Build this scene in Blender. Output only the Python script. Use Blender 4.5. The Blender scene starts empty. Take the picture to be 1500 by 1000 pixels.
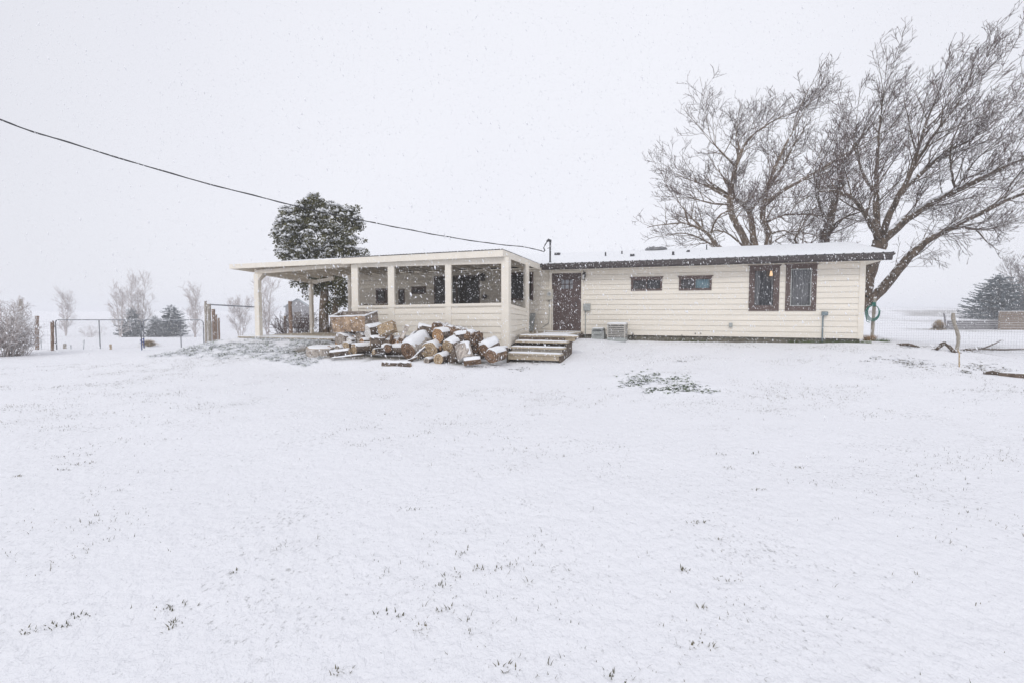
import bpy, math, random
import numpy as np
from mathutils import Vector, Matrix
R = math.radians
rnd = random.Random(7)
scene = bpy.context.scene
COL = scene.collection

# ------------------------------------------------------------------ camera model
E = 1.65
FPX = 750.0
PITCH = math.atan(44 / FPX)
CP, SP = math.cos(PITCH), math.sin(PITCH)

def ray(u, v):
    a = (u - 750) / FPX; b = (500 - v) / FPX
    return Vector((a, CP + b * SP, b * CP - SP))

def P(u, v, Y):
    d = ray(u, v); d *= Y / d.y
    return Vector((d.x, d.y, d.z + E))

# house frame
PHI = math.atan2(750, 2015)
DX, DY = math.cos(PHI), -math.sin(PHI)          # along the wall, to the right
BX, BY = math.sin(PHI), math.cos(PHI)           # back, away from the camera
W0 = Vector((80 / 750 * 17.5, 17.5, 0))

def to_local(x, y):
    rx, ry = x - W0.x, y - W0.y
    return rx * DX + ry * DY, rx * BX + ry * BY

def to_world(lx, ly, z=0.0):
    return Vector((W0.x + lx * DX + ly * BX, W0.y + lx * DY + ly * BY, z))

def wp(u, v, yl=0.0):
    d = ray(u, v)
    t = (yl + W0.x * BX + W0.y * BY) / (d.x * BX + d.y * BY)
    p = d * t
    return to_local(p.x, p.y)[0], p.z + E

def wx(u, v, xl):
    d = ray(u, v)
    t = (xl + W0.x * DX + W0.y * DY) / (d.x * DX + d.y * DY)
    p = d * t
    return to_local(p.x, p.y)[1], p.z + E

# ------------------------------------------------------------------ noise + terrain
def _hash(ix, iy, s):
    n = (ix.astype(np.int64) * 374761393 + iy.astype(np.int64) * 668265263 + s * 1274126177) & 0xFFFFFFFF
    n = ((n ^ (n >> 13)) * 1274126177) & 0xFFFFFFFF
    n = n ^ (n >> 16)
    return (n & 0xFFFFFF) / float(0xFFFFFF)

def vnoise(x, y, s=0):
    x = np.asarray(x, float); y = np.asarray(y, float)
    ix = np.floor(x); iy = np.floor(y)
    fx = x - ix; fy = y - iy
    fx = fx * fx * (3 - 2 * fx); fy = fy * fy * (3 - 2 * fy)
    a = _hash(ix, iy, s); b = _hash(ix + 1, iy, s); c = _hash(ix, iy + 1, s); d = _hash(ix + 1, iy + 1, s)
    return (a * (1 - fx) + b * fx) * (1 - fy) + (c * (1 - fx) + d * fx) * fy

def fbm(x, y, s=0, o=4):
    t = 0; a = 1; n = 0
    for k in range(o):
        t = t + a * vnoise(np.asarray(x) * 2 ** k + 17.3 * k, np.asarray(y) * 2 ** k - 9.1 * k, s + k)
        n += a; a *= 0.5
    return t / n

def sst(a, b, x):
    t = np.clip((np.asarray(x, float) - a) / (b - a), 0, 1)
    return t * t * (3 - 2 * t)

def _mound(x, y, cx, cy, sx, sy, h):
    return h * np.exp(-(((x - cx) / sx) ** 2 + ((y - cy) / sy) ** 2))

MOUNDS = []; PILE = 0.19
def hgt(x, y):
    x = np.asarray(x, float); y = np.asarray(y, float)
    rx, ry = x - W0.x, y - W0.y
    lx = rx * DX + ry * DY; ly = rx * BX + ry * BY
    dx = np.maximum(np.maximum(-10.4 - lx, lx - 9.3), 0)
    bank = sst(-4.8, -7.2, lx)
    dy = np.maximum(np.maximum(-0.3 - 3.75 * bank - ly, ly - 9.0), 0)
    d = np.sqrt(dx * dx + dy * dy)
    h = 0.74 * np.exp(-(d / (4.2 - 1.7 * bank)) ** 1.5)
    # the porch front stands above a step in the ground
    # left field falls away, then rises far off
    left = sst(6, -6, x - 0.0 * y)
    h = h - 2.7 * sst(25, 88, y) * left
    h = h + 2.7 * left * sst(110, 240, y) + 1.55 * sst(70 + 30 * left, 190, y)
    h = h + 1.9 * np.exp(-((y - 105) / 22) ** 2) * sst(30, 70, x) * (0.75 + 0.5 * fbm(x / 14, y / 14, 3))
    near = sst(60, 30, y)
    h = h + 0.16 * (fbm(x / 5.5, y / 5.5, 11, 3) - 0.5) * near + 0.05 * (fbm(x / 1.3, y / 1.3, 21, 3) - 0.5) * near
    h = h + 0.022 * (fbm(x / 0.33, y / 0.33, 31, 3) - 0.5) * sst(26, 14, y)
    for m in MOUNDS:
        h = h + _mound(x, y, *m)
    return h

def H(x, y):
    return float(hgt(x, y))

def GT(u, v, tmax=400):
    """the ground point seen at a pixel of the survey photo"""
    d = ray(u, v)
    ts = np.geomspace(1.5, tmax, 420)
    for _ in range(3):
        below = (d.z * ts + E) < hgt(d.x * ts, d.y * ts)
        if not below.any(): break
        i = int(np.argmax(below)); lo, hi = ts[max(i - 1, 0)], ts[i]
        q = d * float(hi); ts = np.linspace(lo, hi, 16)
    else:
        return Vector((q.x, q.y, H(q.x, q.y)))
    q = d * tmax
    return Vector((q.x, q.y, q.z + E))

_c = GT(940, 556); MOUNDS.append((_c.x, _c.y, 0.75, 0.5, 0.17))
_c = GT(1005, 568); MOUNDS.append((_c.x, _c.y, 0.7, 0.45, 0.11))
_c = GT(850, 497); MOUNDS.append((_c.x - 0.1, _c.y - 0.9, 0.9, 0.8, 0.12))
# bank in front of the deck
for _k in (-5.6, -4.0, -2.4, -.9):
    _c = to_world(_k, -5.45); MOUNDS.append((_c.x, _c.y, 1.1, 0.75, PILE * (.8 if _k > -1 else 1)))

# ------------------------------------------------------------------ materials
def nodes(name):
    m = bpy.data.materials.new(name); m.use_nodes = True
    nt = m.node_tree
    return m, nt, nt.nodes['Principled BSDF']

def mat(name, col, rough=0.7, var=0.0, scale=8.0, bump=0.0, bscale=40.0, metallic=0.0, col2=None, stretch=(1, 1, 1),
        snow=0.0, coat=0.0, detail=5.0, lo=0.35, hi=0.65):
    m, nt, b = nodes(name)
    b.inputs['Roughness'].default_value = rough
    b.inputs['Metallic'].default_value = metallic
    if coat: b.inputs['Coat Weight'].default_value = coat
    L = nt.links
    tc = nt.nodes.new('ShaderNodeTexCoord'); mp = nt.nodes.new('ShaderNodeMapping')
    mp.inputs['Scale'].default_value = stretch
    L.new(tc.outputs['Object'], mp.inputs['Vector'])
    c = (*col, 1)
    out = None
    if var or col2:
        n = nt.nodes.new('ShaderNodeTexNoise'); n.inputs['Scale'].default_value = scale; n.inputs['Detail'].default_value = detail
        n.inputs['Roughness'].default_value = 0.65
        L.new(mp.outputs['Vector'], n.inputs['Vector'])
        r = nt.nodes.new('ShaderNodeValToRGB')
        r.color_ramp.elements[0].position = lo; r.color_ramp.elements[1].position = hi
        c2 = (*col2, 1) if col2 else tuple(min(1, max(0, k * (1 + var))) for k in col) + (1,)
        c1 = c if col2 else tuple(min(1, max(0, k * (1 - var))) for k in col) + (1,)
        r.color_ramp.elements[0].color = c1; r.color_ramp.elements[1].color = c2
        L.new(n.outputs['Fac'], r.inputs['Fac'])
        out = r.outputs['Color']
    if snow:
        g = nt.nodes.new('ShaderNodeNewGeometry'); s = nt.nodes.new('ShaderNodeSeparateXYZ')
        L.new(g.outputs['Normal'], s.inputs[0])
        n2 = nt.nodes.new('ShaderNodeTexNoise'); n2.inputs['Scale'].default_value = 9
        L.new(tc.outputs['Object'], n2.inputs['Vector'])
        ad = nt.nodes.new('ShaderNodeMath'); ad.operation = 'MULTIPLY_ADD'
        L.new(n2.outputs['Fac'], ad.inputs[0]); ad.inputs[1].default_value = 1.1; L.new(s.outputs['Z'], ad.inputs[2])
        mr = nt.nodes.new('ShaderNodeMapRange'); mr.inputs['From Min'].default_value = 0.75 + 0.6 * (1 - snow); mr.inputs['From Max'].default_value = 0.95 + 0.6 * (1 - snow)
        L.new(ad.outputs[0], mr.inputs['Value'])
        mx = nt.nodes.new('ShaderNodeMix'); mx.data_type = 'RGBA'
        L.new(mr.outputs[0], mx.inputs[0])
        if out: L.new(out, mx.inputs[6])
        else: mx.inputs[6].default_value = c
        mx.inputs[7].default_value = (0.85, 0.87, 0.9, 1)
        out = mx.outputs[2]
    if out: L.new(out, b.inputs['Base Color'])
    else: b.inputs['Base Color'].default_value = c
    if bump:
        n3 = nt.nodes.new('ShaderNodeTexNoise'); n3.inputs['Scale'].default_value = bscale; n3.inputs['Detail'].default_value = 4
        L.new(mp.outputs['Vector'], n3.inputs['Vector'])
        bp = nt.nodes.new('ShaderNodeBump'); bp.inputs['Strength'].default_value = 1; bp.inputs['Distance'].default_value = bump
        L.new(n3.outputs['Fac'], bp.inputs['Height']); L.new(bp.outputs[0], b.inputs['Normal'])
    return m

def glass(name, tint=(0.78, 0.78, 0.79), refl=0.35):
    m = bpy.data.materials.new(name); m.use_nodes = True
    nt = m.node_tree; nt.nodes.clear()
    o = nt.nodes.new('ShaderNodeOutputMaterial'); mx = nt.nodes.new('ShaderNodeMixShader')
    t = nt.nodes.new('ShaderNodeBsdfTransparent'); t.inputs[0].default_value = (*tint, 1)
    g = nt.nodes.new('ShaderNodeBsdfGlossy'); g.inputs['Roughness'].default_value = 0.03; g.inputs[0].default_value = (0.9, 0.92, 0.95, 1)
    lw = nt.nodes.new('ShaderNodeFresnel'); lw.inputs[0].default_value = 1.5
    ma = nt.nodes.new('ShaderNodeMath'); ma.operation = 'MULTIPLY_ADD'; ma.inputs[1].default_value = 0.9; ma.inputs[2].default_value = 0
    nt.links.new(lw.outputs[0], ma.inputs[0]); nt.links.new(ma.outputs[0], mx.inputs[0])
    nt.links.new(t.outputs[0], mx.inputs[1]); nt.links.new(g.outputs[0], mx.inputs[2]); nt.links.new(mx.outputs[0], o.inputs[0])
    return m

M = {}
M['siding'] = mat('siding', (0.83, 0.775, 0.68), 0.55, var=0.05, scale=1.6, bump=0.0012, bscale=60, stretch=(0.5, 1, 6))
M['trimc'] = mat('cream_trim', (0.83, 0.775, 0.68), 0.5, var=0.04, scale=3, bump=0.001, bscale=50)
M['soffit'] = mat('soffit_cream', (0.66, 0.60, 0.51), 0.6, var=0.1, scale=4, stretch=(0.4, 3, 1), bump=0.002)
M['brown'] = mat('brown_trim', (0.115, 0.082, 0.074), 0.55, var=0.3, scale=12, stretch=(4, 4, 1), bump=0.001)
M['fascia'] = mat('fascia_brown', (0.085, 0.072, 0.070), 0.45, var=0.35, scale=14, stretch=(3, 1, 0.4), bump=0.001)
M['door'] = mat('door_paint', (0.105, 0.075, 0.072), 0.5, var=0.15, scale=6)
M['dark'] = mat('dark_room', (0.035, 0.035, 0.04), 0.9)
M['room'] = mat('room_wall', (0.22, 0.20, 0.18), 0.9, var=0.05)
M['curtain_reflection'] = mat('curtain_reflection', (0.385, 0.39, 0.395), 0.9, var=0.4, scale=14, stretch=(3, 1, 0.12))  # sheer cloth; its streaks also paint falling snow reflected in the glass
M['blind'] = mat('blind', (0.20, 0.19, 0.19), 0.8, var=0.2, scale=30, stretch=(0.2, 1, 4))
M['bluereflect'] = mat('pane_reflection', (0.42, 0.62, 0.68), 0.7, var=0.1)  # blue reflection of a window pane, put into a panel's colour
M['bluedk'] = mat('dusk_panel', (0.14, 0.145, 0.155), 0.7, var=0.2)
M['glass'] = glass('window_glass')
M['found'] = mat('foundation', (0.20, 0.185, 0.15), 0.9, var=0.35, scale=10, bump=0.006, bscale=30)
M['snow'] = mat('snow_cap', (0.87, 0.885, 0.91), 0.7, var=0.015, scale=20, bump=0.004, bscale=60)
M['metal'] = mat('grey_metal', (0.30, 0.31, 0.32), 0.45, var=0.15, scale=15, metallic=0.6)
M['gal'] = mat('galvanised', (0.22, 0.23, 0.25), 0.5, var=0.2, scale=25, metallic=0.4, snow=0.35)
M['wire'] = mat('fence_wire', (0.42, 0.42, 0.44), 0.6, var=0.15, metallic=0.3)
M['greybox'] = mat('grey_box', (0.36, 0.38, 0.37), 0.5, var=0.1, scale=10)
M['bluegrey'] = mat('bluegrey_box', (0.20, 0.25, 0.27), 0.5, var=0.1, scale=10)
M['beige'] = mat('beige_unit', (0.48, 0.46, 0.42), 0.6, var=0.2, scale=20, snow=0.5)
M['black'] = mat('black_rubber', (0.025, 0.025, 0.028), 0.6, var=0.2, snow=0.25)
M['cable'] = mat('cable', (0.03, 0.03, 0.035), 0.6, var=0.3)
M['darkmetal'] = mat('dark_metal', (0.06, 0.06, 0.065), 0.45, var=0.2)
M['oldwood'] = mat('old_wood', (0.34, 0.27, 0.19), 0.85, col2=(0.56, 0.49, 0.38), scale=9, stretch=(1, 6, 6), bump=0.003, bscale=50)
M['woodpost'] = mat('wood_post', (0.17, 0.115, 0.085), 0.9, col2=(0.34, 0.25, 0.19), scale=7, stretch=(5, 5, 0.6), bump=0.006, bscale=40, snow=0.45)
M['greywood'] = mat('grey_wood_post', (0.26, 0.23, 0.2), 0.9, col2=(0.48, 0.44, 0.38), scale=7, stretch=(6, 6, 0.6), bump=0.005, bscale=40, snow=0.45)
M['darkwood'] = mat('dark_wood', (0.06, 0.045, 0.035), 0.9, col2=(0.16, 0.12, 0.09), scale=10, bump=0.006, bscale=40)
M['bark'] = mat('log_bark', (0.045, 0.033, 0.028), 0.95, col2=(0.21, 0.165, 0.13), scale=14, bump=0.02, bscale=28, stretch=(1, 1, 0.4), snow=0.2)
M['barkpale'] = mat('log_bark_pale', (0.24, 0.205, 0.18), 0.95, col2=(0.62, 0.56, 0.50), scale=12, bump=0.012, bscale=30, snow=0.3)
M['barkred'] = mat('log_bark_red', (0.05, 0.03, 0.021), 0.95, col2=(0.27, 0.175, 0.11), scale=16, bump=0.03, bscale=26, stretch=(1, 1, 0.35), snow=0.04)
M['treebark'] = mat('tree_bark', (0.055, 0.042, 0.034), 0.95, col2=(0.17, 0.13, 0.10), scale=9, bump=0.02, bscale=16, stretch=(1, 1, 0.4), snow=0.38)
M['treebark2'] = mat('tree_bark_brown', (0.11, 0.08, 0.055), 0.95, col2=(0.26, 0.20, 0.15), scale=9, bump=0.02, bscale=16, stretch=(1, 1, 0.4), snow=0.4)
M['twig'] = mat('twig', (0.045, 0.03, 0.028), 0.9, col2=(0.14, 0.095, 0.085), scale=2.5, snow=0.25)
M['twigpale'] = mat('twig_snowy', (0.30, 0.25, 0.235), 0.9, col2=(0.62, 0.57, 0.55), scale=6, snow=0.95)
M['leaf'] = mat('evergreen_leaf', (0.02, 0.022, 0.010), 0.8, col2=(0.16, 0.15, 0.06), scale=2.2, lo=0.3, hi=0.7)
M['needle'] = mat('spruce_needle', (0.06, 0.085, 0.10), 0.85, col2=(0.12, 0.155, 0.17), scale=2.5)
M['grassm'] = mat('grass_blade', (0.055, 0.06, 0.03), 0.9, col2=(0.20, 0.17, 0.11), scale=1.5)
M['green'] = mat('green_leaf', (0.035, 0.06, 0.02), 0.8, col2=(0.14, 0.20, 0.07), scale=4)
M['straw'] = mat('straw', (0.36, 0.27, 0.17), 0.95, col2=(0.58, 0.46, 0.31), scale=12, bump=0.03, bscale=20)
M['hose'] = mat('green_hose', (0.03, 0.16, 0.13), 0.5, var=0.2)
M['boards'] = mat('weathered_boards', (0.20, 0.16, 0.13), 0.9, col2=(0.28, 0.22, 0.17), scale=4, stretch=(1, 1, 6), bump=0.006, snow=0.3)
M['boardsgrey'] = mat('grey_boards', (0.17, 0.165, 0.175), 0.9, col2=(0.30, 0.29, 0.30), scale=4, stretch=(1, 1, 6), bump=0.006, snow=0.3)
M['lampm'] = mat('seeded_glass', (0.6, 0.6, 0.6), 0.2)
m_, nt_, b_ = nodes('lamp_glow'); b_.inputs['Emission Color'].default_value = (1, 0.62, 0.3, 1); b_.inputs['Emission Strength'].default_value = 1.3; M['glow'] = m_

def endwood(name, c1, c2):
    m, nt, b = nodes(name); L = nt.links
    tc = nt.nodes.new('ShaderNodeTexCoord')
    n = nt.nodes.new('ShaderNodeTexNoise'); n.inputs['Scale'].default_value = 16; n.inputs['Detail'].default_value = 6
    L.new(tc.outputs['Object'], n.inputs['Vector'])
    w = nt.nodes.new('ShaderNodeTexWave'); w.wave_type = 'RINGS'; w.rings_direction = 'SPHERICAL'
    w.inputs['Scale'].default_value = 14; w.inputs['Distortion'].default_value = 3.5; w.inputs['Detail'].default_value = 3
    L.new(tc.outputs['Object'], w.inputs['Vector'])
    ad = nt.nodes.new('ShaderNodeMath'); ad.operation = 'MULTIPLY_ADD'; ad.inputs[1].default_value = 0.35
    L.new(w.outputs['Fac'], ad.inputs[0]); 
    sc = nt.nodes.new('ShaderNodeMath'); sc.operation = 'MULTIPLY'; sc.inputs[1].default_value = 0.75
    L.new(n.outputs['Fac'], sc.inputs[0]); L.new(sc.outputs[0], ad.inputs[2])
    r = nt.nodes.new('ShaderNodeValToRGB'); r.color_ramp.elements[0].position = 0.25; r.color_ramp.elements[1].position = 0.75
    r.color_ramp.elements[0].color = (*c1, 1); r.color_ramp.elements[1].color = (*c2, 1)
    L.new(ad.outputs[0], r.inputs['Fac']); L.new(r.outputs[0], b.inputs['Base Color']); b.inputs['Roughness'].default_value = 0.85
    bp = nt.nodes.new('ShaderNodeBump'); bp.inputs['Distance'].default_value = 0.008
    L.new(ad.outputs[0], bp.inputs['Height']); L.new(bp.outputs[0], b.inputs['Normal'])
    return m
M['endtan'] = endwood('end_tan', (0.17, 0.11, 0.065), (0.52, 0.40, 0.26))
M['endorange'] = endwood('end_orange', (0.15, 0.075, 0.04), (0.48, 0.30, 0.16))
M['endgrey'] = endwood('end_grey', (0.13, 0.105, 0.09), (0.42, 0.37, 0.32))
M['enddark'] = endwood('end_dark', (0.05, 0.03, 0.022), (0.30, 0.19, 0.12))
M['endwhite'] = endwood('end_frosted', (0.48, 0.45, 0.42), (0.78, 0.76, 0.73))

# ------------------------------------------------------------------ mesh builder
class MB:
    def __init__(s): s.v = []; s.f = []; s.mi = []; s.cur = 0
    def add(s, vs, fs):
        o = len(s.v); s.v.extend(tuple(p) for p in vs)
        for f in fs: s.f.append(tuple(i + o for i in f)); s.mi.append(s.cur)
    def box(s, x0, x1, y0, y1, z0, z1):
        s.add([(x0, y0, z0), (x1, y0, z0), (x1, y1, z0), (x0, y1, z0), (x0, y0, z1), (x1, y0, z1), (x1, y1, z1), (x0, y1, z1)],
              [(0, 3, 2, 1), (4, 5, 6, 7), (0, 1, 5, 4), (1, 2, 6, 5), (2, 3, 7, 6), (3, 0, 4, 7)])
    def hexa(s, c8):  # bottom 4 ccw, top 4 ccw
        s.add(c8, [(0, 3, 2, 1), (4, 5, 6, 7), (0, 1, 5, 4), (1, 2, 6, 5), (2, 3, 7, 6), (3, 0, 4, 7)])
    def tube(s, pts, rad, n=6, cap=True, jit=0.0):
        pts = [Vector(p) for p in pts]
        if not hasattr(rad, '__len__'): rad = [rad] * len(pts)
        t0 = (pts[1] - pts[0])
        up = Vector((0, 0, 1)) if abs(t0.normalized().z) < 0.9 else Vector((1, 0, 0))
        o = len(s.v); k = len(pts)
        a = t0.cross(up).normalized()
        for i, p in enumerate(pts):
            t = (pts[min(i + 1, k - 1)] - pts[max(i - 1, 0)])
            if t.length < 1e-9: t = t0
            t.normalize()
            a = (a - t * a.dot(t))
            if a.length < 1e-6: a = t.orthogonal()
            a.normalize(); b = t.cross(a)
            for j in range(n):
                an = 2 * math.pi * j / n
                r = rad[i] * (1 + (rnd.uniform(-jit, jit) if jit else 0))
                q = p + a * (math.cos(an) * r) + b * (math.sin(an) * r)
                s.v.append((q.x, q.y, q.z))
        for i in range(k - 1):
            for j in range(n):
                j2 = (j + 1) % n
                s.f.append((o + i * n + j, o + i * n + j2, o + (i + 1) * n + j2, o + (i + 1) * n + j)); s.mi.append(s.cur)
        if cap and n > 2:
            s.f.append(tuple(o + j for j in range(n))[::-1]); s.mi.append(s.cur)
            s.f.append(tuple(o + (k - 1) * n + j for j in range(n))); s.mi.append(s.cur)
    def build(s, name, m, parent=None, smooth=False, loc=None, bevel=0):
        me = bpy.data.meshes.new(name)
        v = s.v
        if loc is not None:
            v = [(p[0] - loc[0], p[1] - loc[1], p[2] - loc[2]) for p in v]
        me.from_pydata(v, [], s.f)
        ms = m if isinstance(m, (list, tuple)) else [m]
        for x in ms: me.materials.append(x)
        if len(ms) > 1: me.polygons.foreach_set('material_index', s.mi)
        if smooth: me.polygons.foreach_set('use_smooth', [True] * len(me.polygons))
        me.update()
        o = bpy.data.objects.new(name, me); COL.objects.link(o)
        if parent: o.parent = parent
        if loc is not None: o.location = loc
        if bevel:
            b = o.modifiers.new('bevel', 'BEVEL'); b.width = bevel; b.segments = 2; b.limit_method = 'ANGLE'
        return o

def tag(o, label=None, cat=None, group=None, kind=None):
    if label: o['label'] = label
    if cat: o['category'] = cat
    if group: o['group'] = group
    if kind: o['kind'] = kind
    return o

def empty(name, loc, rz=0.0, label=None, cat=None, group=None):
    o = bpy.data.objects.new(name, None); COL.objects.link(o)
    o.location = loc; o.rotation_euler = (0, 0, rz); o.empty_display_size = 0.2
    return tag(o, label, cat, group)

# ------------------------------------------------------------------ ground
def build_ground():
    def axis(a, b, st, out, g):
        core = list(np.arange(a, b + 1e-6, st)); lo = []; hi = []
        x = a; s = st
        while x > -out: s *= g; x -= s; lo.append(x)
        x = b; s = st
        while x < out: s *= g; x += s; hi.append(x)
        return np.array(lo[::-1] + core + hi)
    xs = axis(-13, 13, 0.085, 1150, 1.05)
    ys = axis(1.4, 17, 0.07, 1150, 1.045)
    X, Y = np.meshgrid(xs, ys)
    Z = hgt(X, Y)
    nx, ny = len(xs), len(ys)
    co = np.stack([X.ravel(), Y.ravel(), Z.ravel()], 1).astype(np.float32)
    idx = np.arange(nx * ny).reshape(ny, nx)
    f = np.stack([idx[:-1, :-1], idx[:-1, 1:], idx[1:, 1:], idx[1:, :-1]], -1).reshape(-1, 4)
    me = bpy.data.meshes.new('ground')
    me.vertices.add(len(co)); me.vertices.foreach_set('co', co.ravel())
    me.loops.add(f.size); me.loops.foreach_set('vertex_index', f.ravel().astype(np.int32))
    me.polygons.add(len(f)); me.polygons.foreach_set('loop_start', np.arange(0, f.size, 4, dtype=np.int32))
    me.polygons.foreach_set('loop_total', np.full(len(f), 4, np.int32))
    me.polygons.foreach_set('use_smooth', np.ones(len(f), bool))
    me.update(calc_edges=True)
    # where soil shows through the snow, plus darkening painted under the log heap
    x = X.ravel(); y = Y.ravel()
    bare = np.zeros(len(x))
    lx = (x - W0.x) * DX + (y - W0.y) * DY; ly = (x - W0.x) * BX + (y - W0.y) * BY
    n1 = fbm(x / 0.35, y / 0.22, 51, 4); n2 = fbm(x / 4, y / 2.5, 61, 4)
    # under the deck and porch roof
    bare = np.maximum(bare, sst(-3.7, -3.2, ly) * sst(0.2, -0.4, ly) * sst(-10.6, -10.0, lx) * sst(-0.9, -1.1, lx))
    bare = np.maximum(bare, sst(-5.75, -5.35, ly + .5 * (n1 - .5)) * sst(-4.0, -4.2, ly) * sst(-7.2, -6.6, lx) * sst(-.9, -1.4, lx) * .9)  # soil and bark chips under the logs, added to darken the gaps
    # at the foot of the wall
    bare = np.maximum(bare, sst(-0.32, -0.12, ly + 0.25 * (n1 - 0.5)) * sst(1.0, 0.3, ly) * sst(0.2, 1.0, lx) * sst(8.9, 8.6, lx) * 0.9)
    # dug strip by the right hand fence
    g = GT(1400, 512)
    bare = np.maximum(bare, np.exp(-((y - g.y - 0.2) / 0.45) ** 2) * sst(11.0, 12.5, x) * sst(0.44, 0.56, n1) * 0.95)
    bare = np.maximum(bare, np.exp(-((y - 21) / 3.5) ** 2) * sst(14, 20, x) * sst(0.56, 0.66, n1) * 0.6)
    # far slope at right
    bare = np.maximum(bare, sst(60, 85, y) * sst(160, 110, y) * sst(35, 50, x) * sst(0.50, 0.62, n2) * 0.5)
    bare = np.maximum(bare, sst(38, 44, y) * sst(52, 46, y) * sst(34, 38, x) * sst(0.45, 0.6, fbm(x / 3, y / 1, 71, 3)) * 0.55)
    at = me.color_attributes.new('bare', 'FLOAT_COLOR', 'POINT')
    c = np.stack([bare, bare, bare, np.ones_like(bare)], 1).astype(np.float32)
    at.data.foreach_set('color', c.ravel())
    m, nt, b = nodes('snow_ground'); L = nt.links
    b.inputs['Roughness'].default_value = 0.75
    b.inputs['Specular IOR Level'].default_value = 0.25
    tc = nt.nodes.new('ShaderNodeTexCoord')
    def noise(sc, det, st=(1, 1, 1), rough=0.6):
        mp = nt.nodes.new('ShaderNodeMapping'); mp.inputs['Scale'].default_value = st
        L.new(tc.outputs['Object'], mp.inputs['Vector'])
        n = nt.nodes.new('ShaderNodeTexNoise'); n.inputs['Scale'].default_value = sc; n.inputs['Detail'].default_value = det
        n.inputs['Roughness'].default_value = rough
        L.new(mp.outputs[0], n.inputs['Vector']); return n.outputs['Fac']
    # thin spots where flattened grass greys the snow, in drifts
    spot = noise(34, 4, (1, 0.6, 1), 0.7); drift = noise(0.9, 4)
    ma = nt.nodes.new('ShaderNodeMath'); ma.operation = 'MULTIPLY_ADD'; ma.inputs[1].default_value = 0.45
    L.new(drift, ma.inputs[0]); L.new(spot, ma.inputs[2])
    mr = nt.nodes.new('ShaderNodeMapRange'); mr.inputs['From Min'].default_value = 0.83; mr.inputs['From Max'].default_value = 0.99
    mr.inputs['To Max'].default_value = 0.85
    L.new(ma.outputs[0], mr.inputs['Value'])
    mx = nt.nodes.new('ShaderNodeMix'); mx.data_type = 'RGBA'
    mx.inputs[6].default_value = (0.885, 0.893, 0.928, 1); mx.inputs[7].default_value = (0.36, 0.36, 0.36, 1)
    L.new(mr.outputs[0], mx.inputs[0])
    ca = nt.nodes.new('ShaderNodeVertexColor'); ca.layer_name = 'bare'
    soil = nt.nodes.new('ShaderNodeValToRGB'); soil.color_ramp.elements[0].position = 0.35; soil.color_ramp.elements[1].position = 0.7
    soil.color_ramp.elements[0].color = (0.05, 0.045, 0.03, 1); soil.color_ramp.elements[1].color = (0.24, 0.20, 0.14, 1)
    L.new(noise(9, 6), soil.inputs['Fac'])
    m2 = nt.nodes.new('ShaderNodeMix'); m2.data_type = 'RGBA'
    L.new(ca.outputs[0], m2.inputs[0]); L.new(mx.outputs[2], m2.inputs[6]); L.new(soil.outputs[0], m2.inputs[7])
    L.new(m2.outputs[2], b.inputs['Base Color'])
    b1 = nt.nodes.new('ShaderNodeBump'); b1.inputs['Distance'].default_value = 0.04
    b2 = nt.nodes.new('ShaderNodeBump'); b2.inputs['Distance'].default_value = 0.004
    L.new(noise(11, 5, (1, 0.7, 1)), b1.inputs['Height']); L.new(noise(90, 4), b2.inputs['Height'])
    L.new(b1.outputs[0], b2.inputs['Normal']); L.new(b2.outputs[0], b.inputs['Normal'])
    me.materials.append(m)
    o = bpy.data.objects.new('ground', me); COL.objects.link(o); tag(o, kind='structure')
build_ground()

# ------------------------------------------------------------------ lap siding
def lap(mb, x0, x1, z0, z1, holes=(), y=0.0, exp=0.165, out=0.014, fn=None, gap=0.009):
    """boards on a wall plane; fn maps (x, y, z) to space"""
    fn = fn or (lambda a, b, c: (a, b, c))
    z = z0; rows = []
    while z < z1 - 1e-3:
        rows.append((z, min(z + exp, z1), z)); z += exp
    for a, b, base in rows:
        cuts = sorted({a, b, min(b, a + exp - gap)} | {h for ho in holes for h in (ho[2], ho[3]) if a + 1e-4 < h < b - 1e-4})
        for c, d in zip(cuts[:-1], cuts[1:]):
            spans = [(x0, x1)]
            for hx0, hx1, hz0, hz1 in holes:
                if hz0 < (c + d) / 2 < hz1:
                    ns = []
                    for s, e in spans:
                        if hx1 <= s or hx0 >= e: ns.append((s, e)); continue
                        if hx0 > s: ns.append((s, hx0))
                        if hx1 < e: ns.append((hx1, e))
                    spans = ns
            oc = y - out * (1 - (c - base) / exp); od = y - out * (1 - (d - base) / exp)
            if c > base + exp - gap - 1e-4:      # the shadow gap under the next board
                for s, e in spans:
                    g = y + gap * 1.3
                    mb.add([fn(s, g, c), fn(e, g, c), fn(e, g, d), fn(s, g, d)], [(0, 1, 2, 3)])
                    mb.add([fn(s, oc, c), fn(e, oc, c), fn(e, g, c), fn(s, g, c)], [(0, 1, 2, 3)])
                    mb.add([fn(s, y - out, d), fn(e, y - out, d), fn(e, g, d), fn(s, g, d)], [(0, 3, 2, 1)])
                continue
            for s, e in spans:
                mb.add([fn(s, oc, c), fn(e, oc, c), fn(e, od, d), fn(s, od, d)], [(0, 1, 2, 3)])
                if c == base:
                    mb.add([fn(s, oc, c), fn(e, oc, c), fn(e, y + 0.004, c), fn(s, y + 0.004, c)], [(0, 3, 2, 1)])

# ------------------------------------------------------------------ house
HX1 = wp(1265, 440)[0]                 # right corner
HX0 = wp(511, 440)[0]
ZB = wp(1262, 496)[1]                  # bottom of siding
ZT = wp(1262, 381)[1] + 0.02           # top of wall
FL = wp(830, 486)[1]                   # floor level
HD = 8.0
print('house', HX0, HX1, ZB, ZT, FL)
house = empty('house', (W0.x, W0.y, 0), -PHI, 'long low cream lap sided house with snowy roof and dark brown fascia', 'house')

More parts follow.
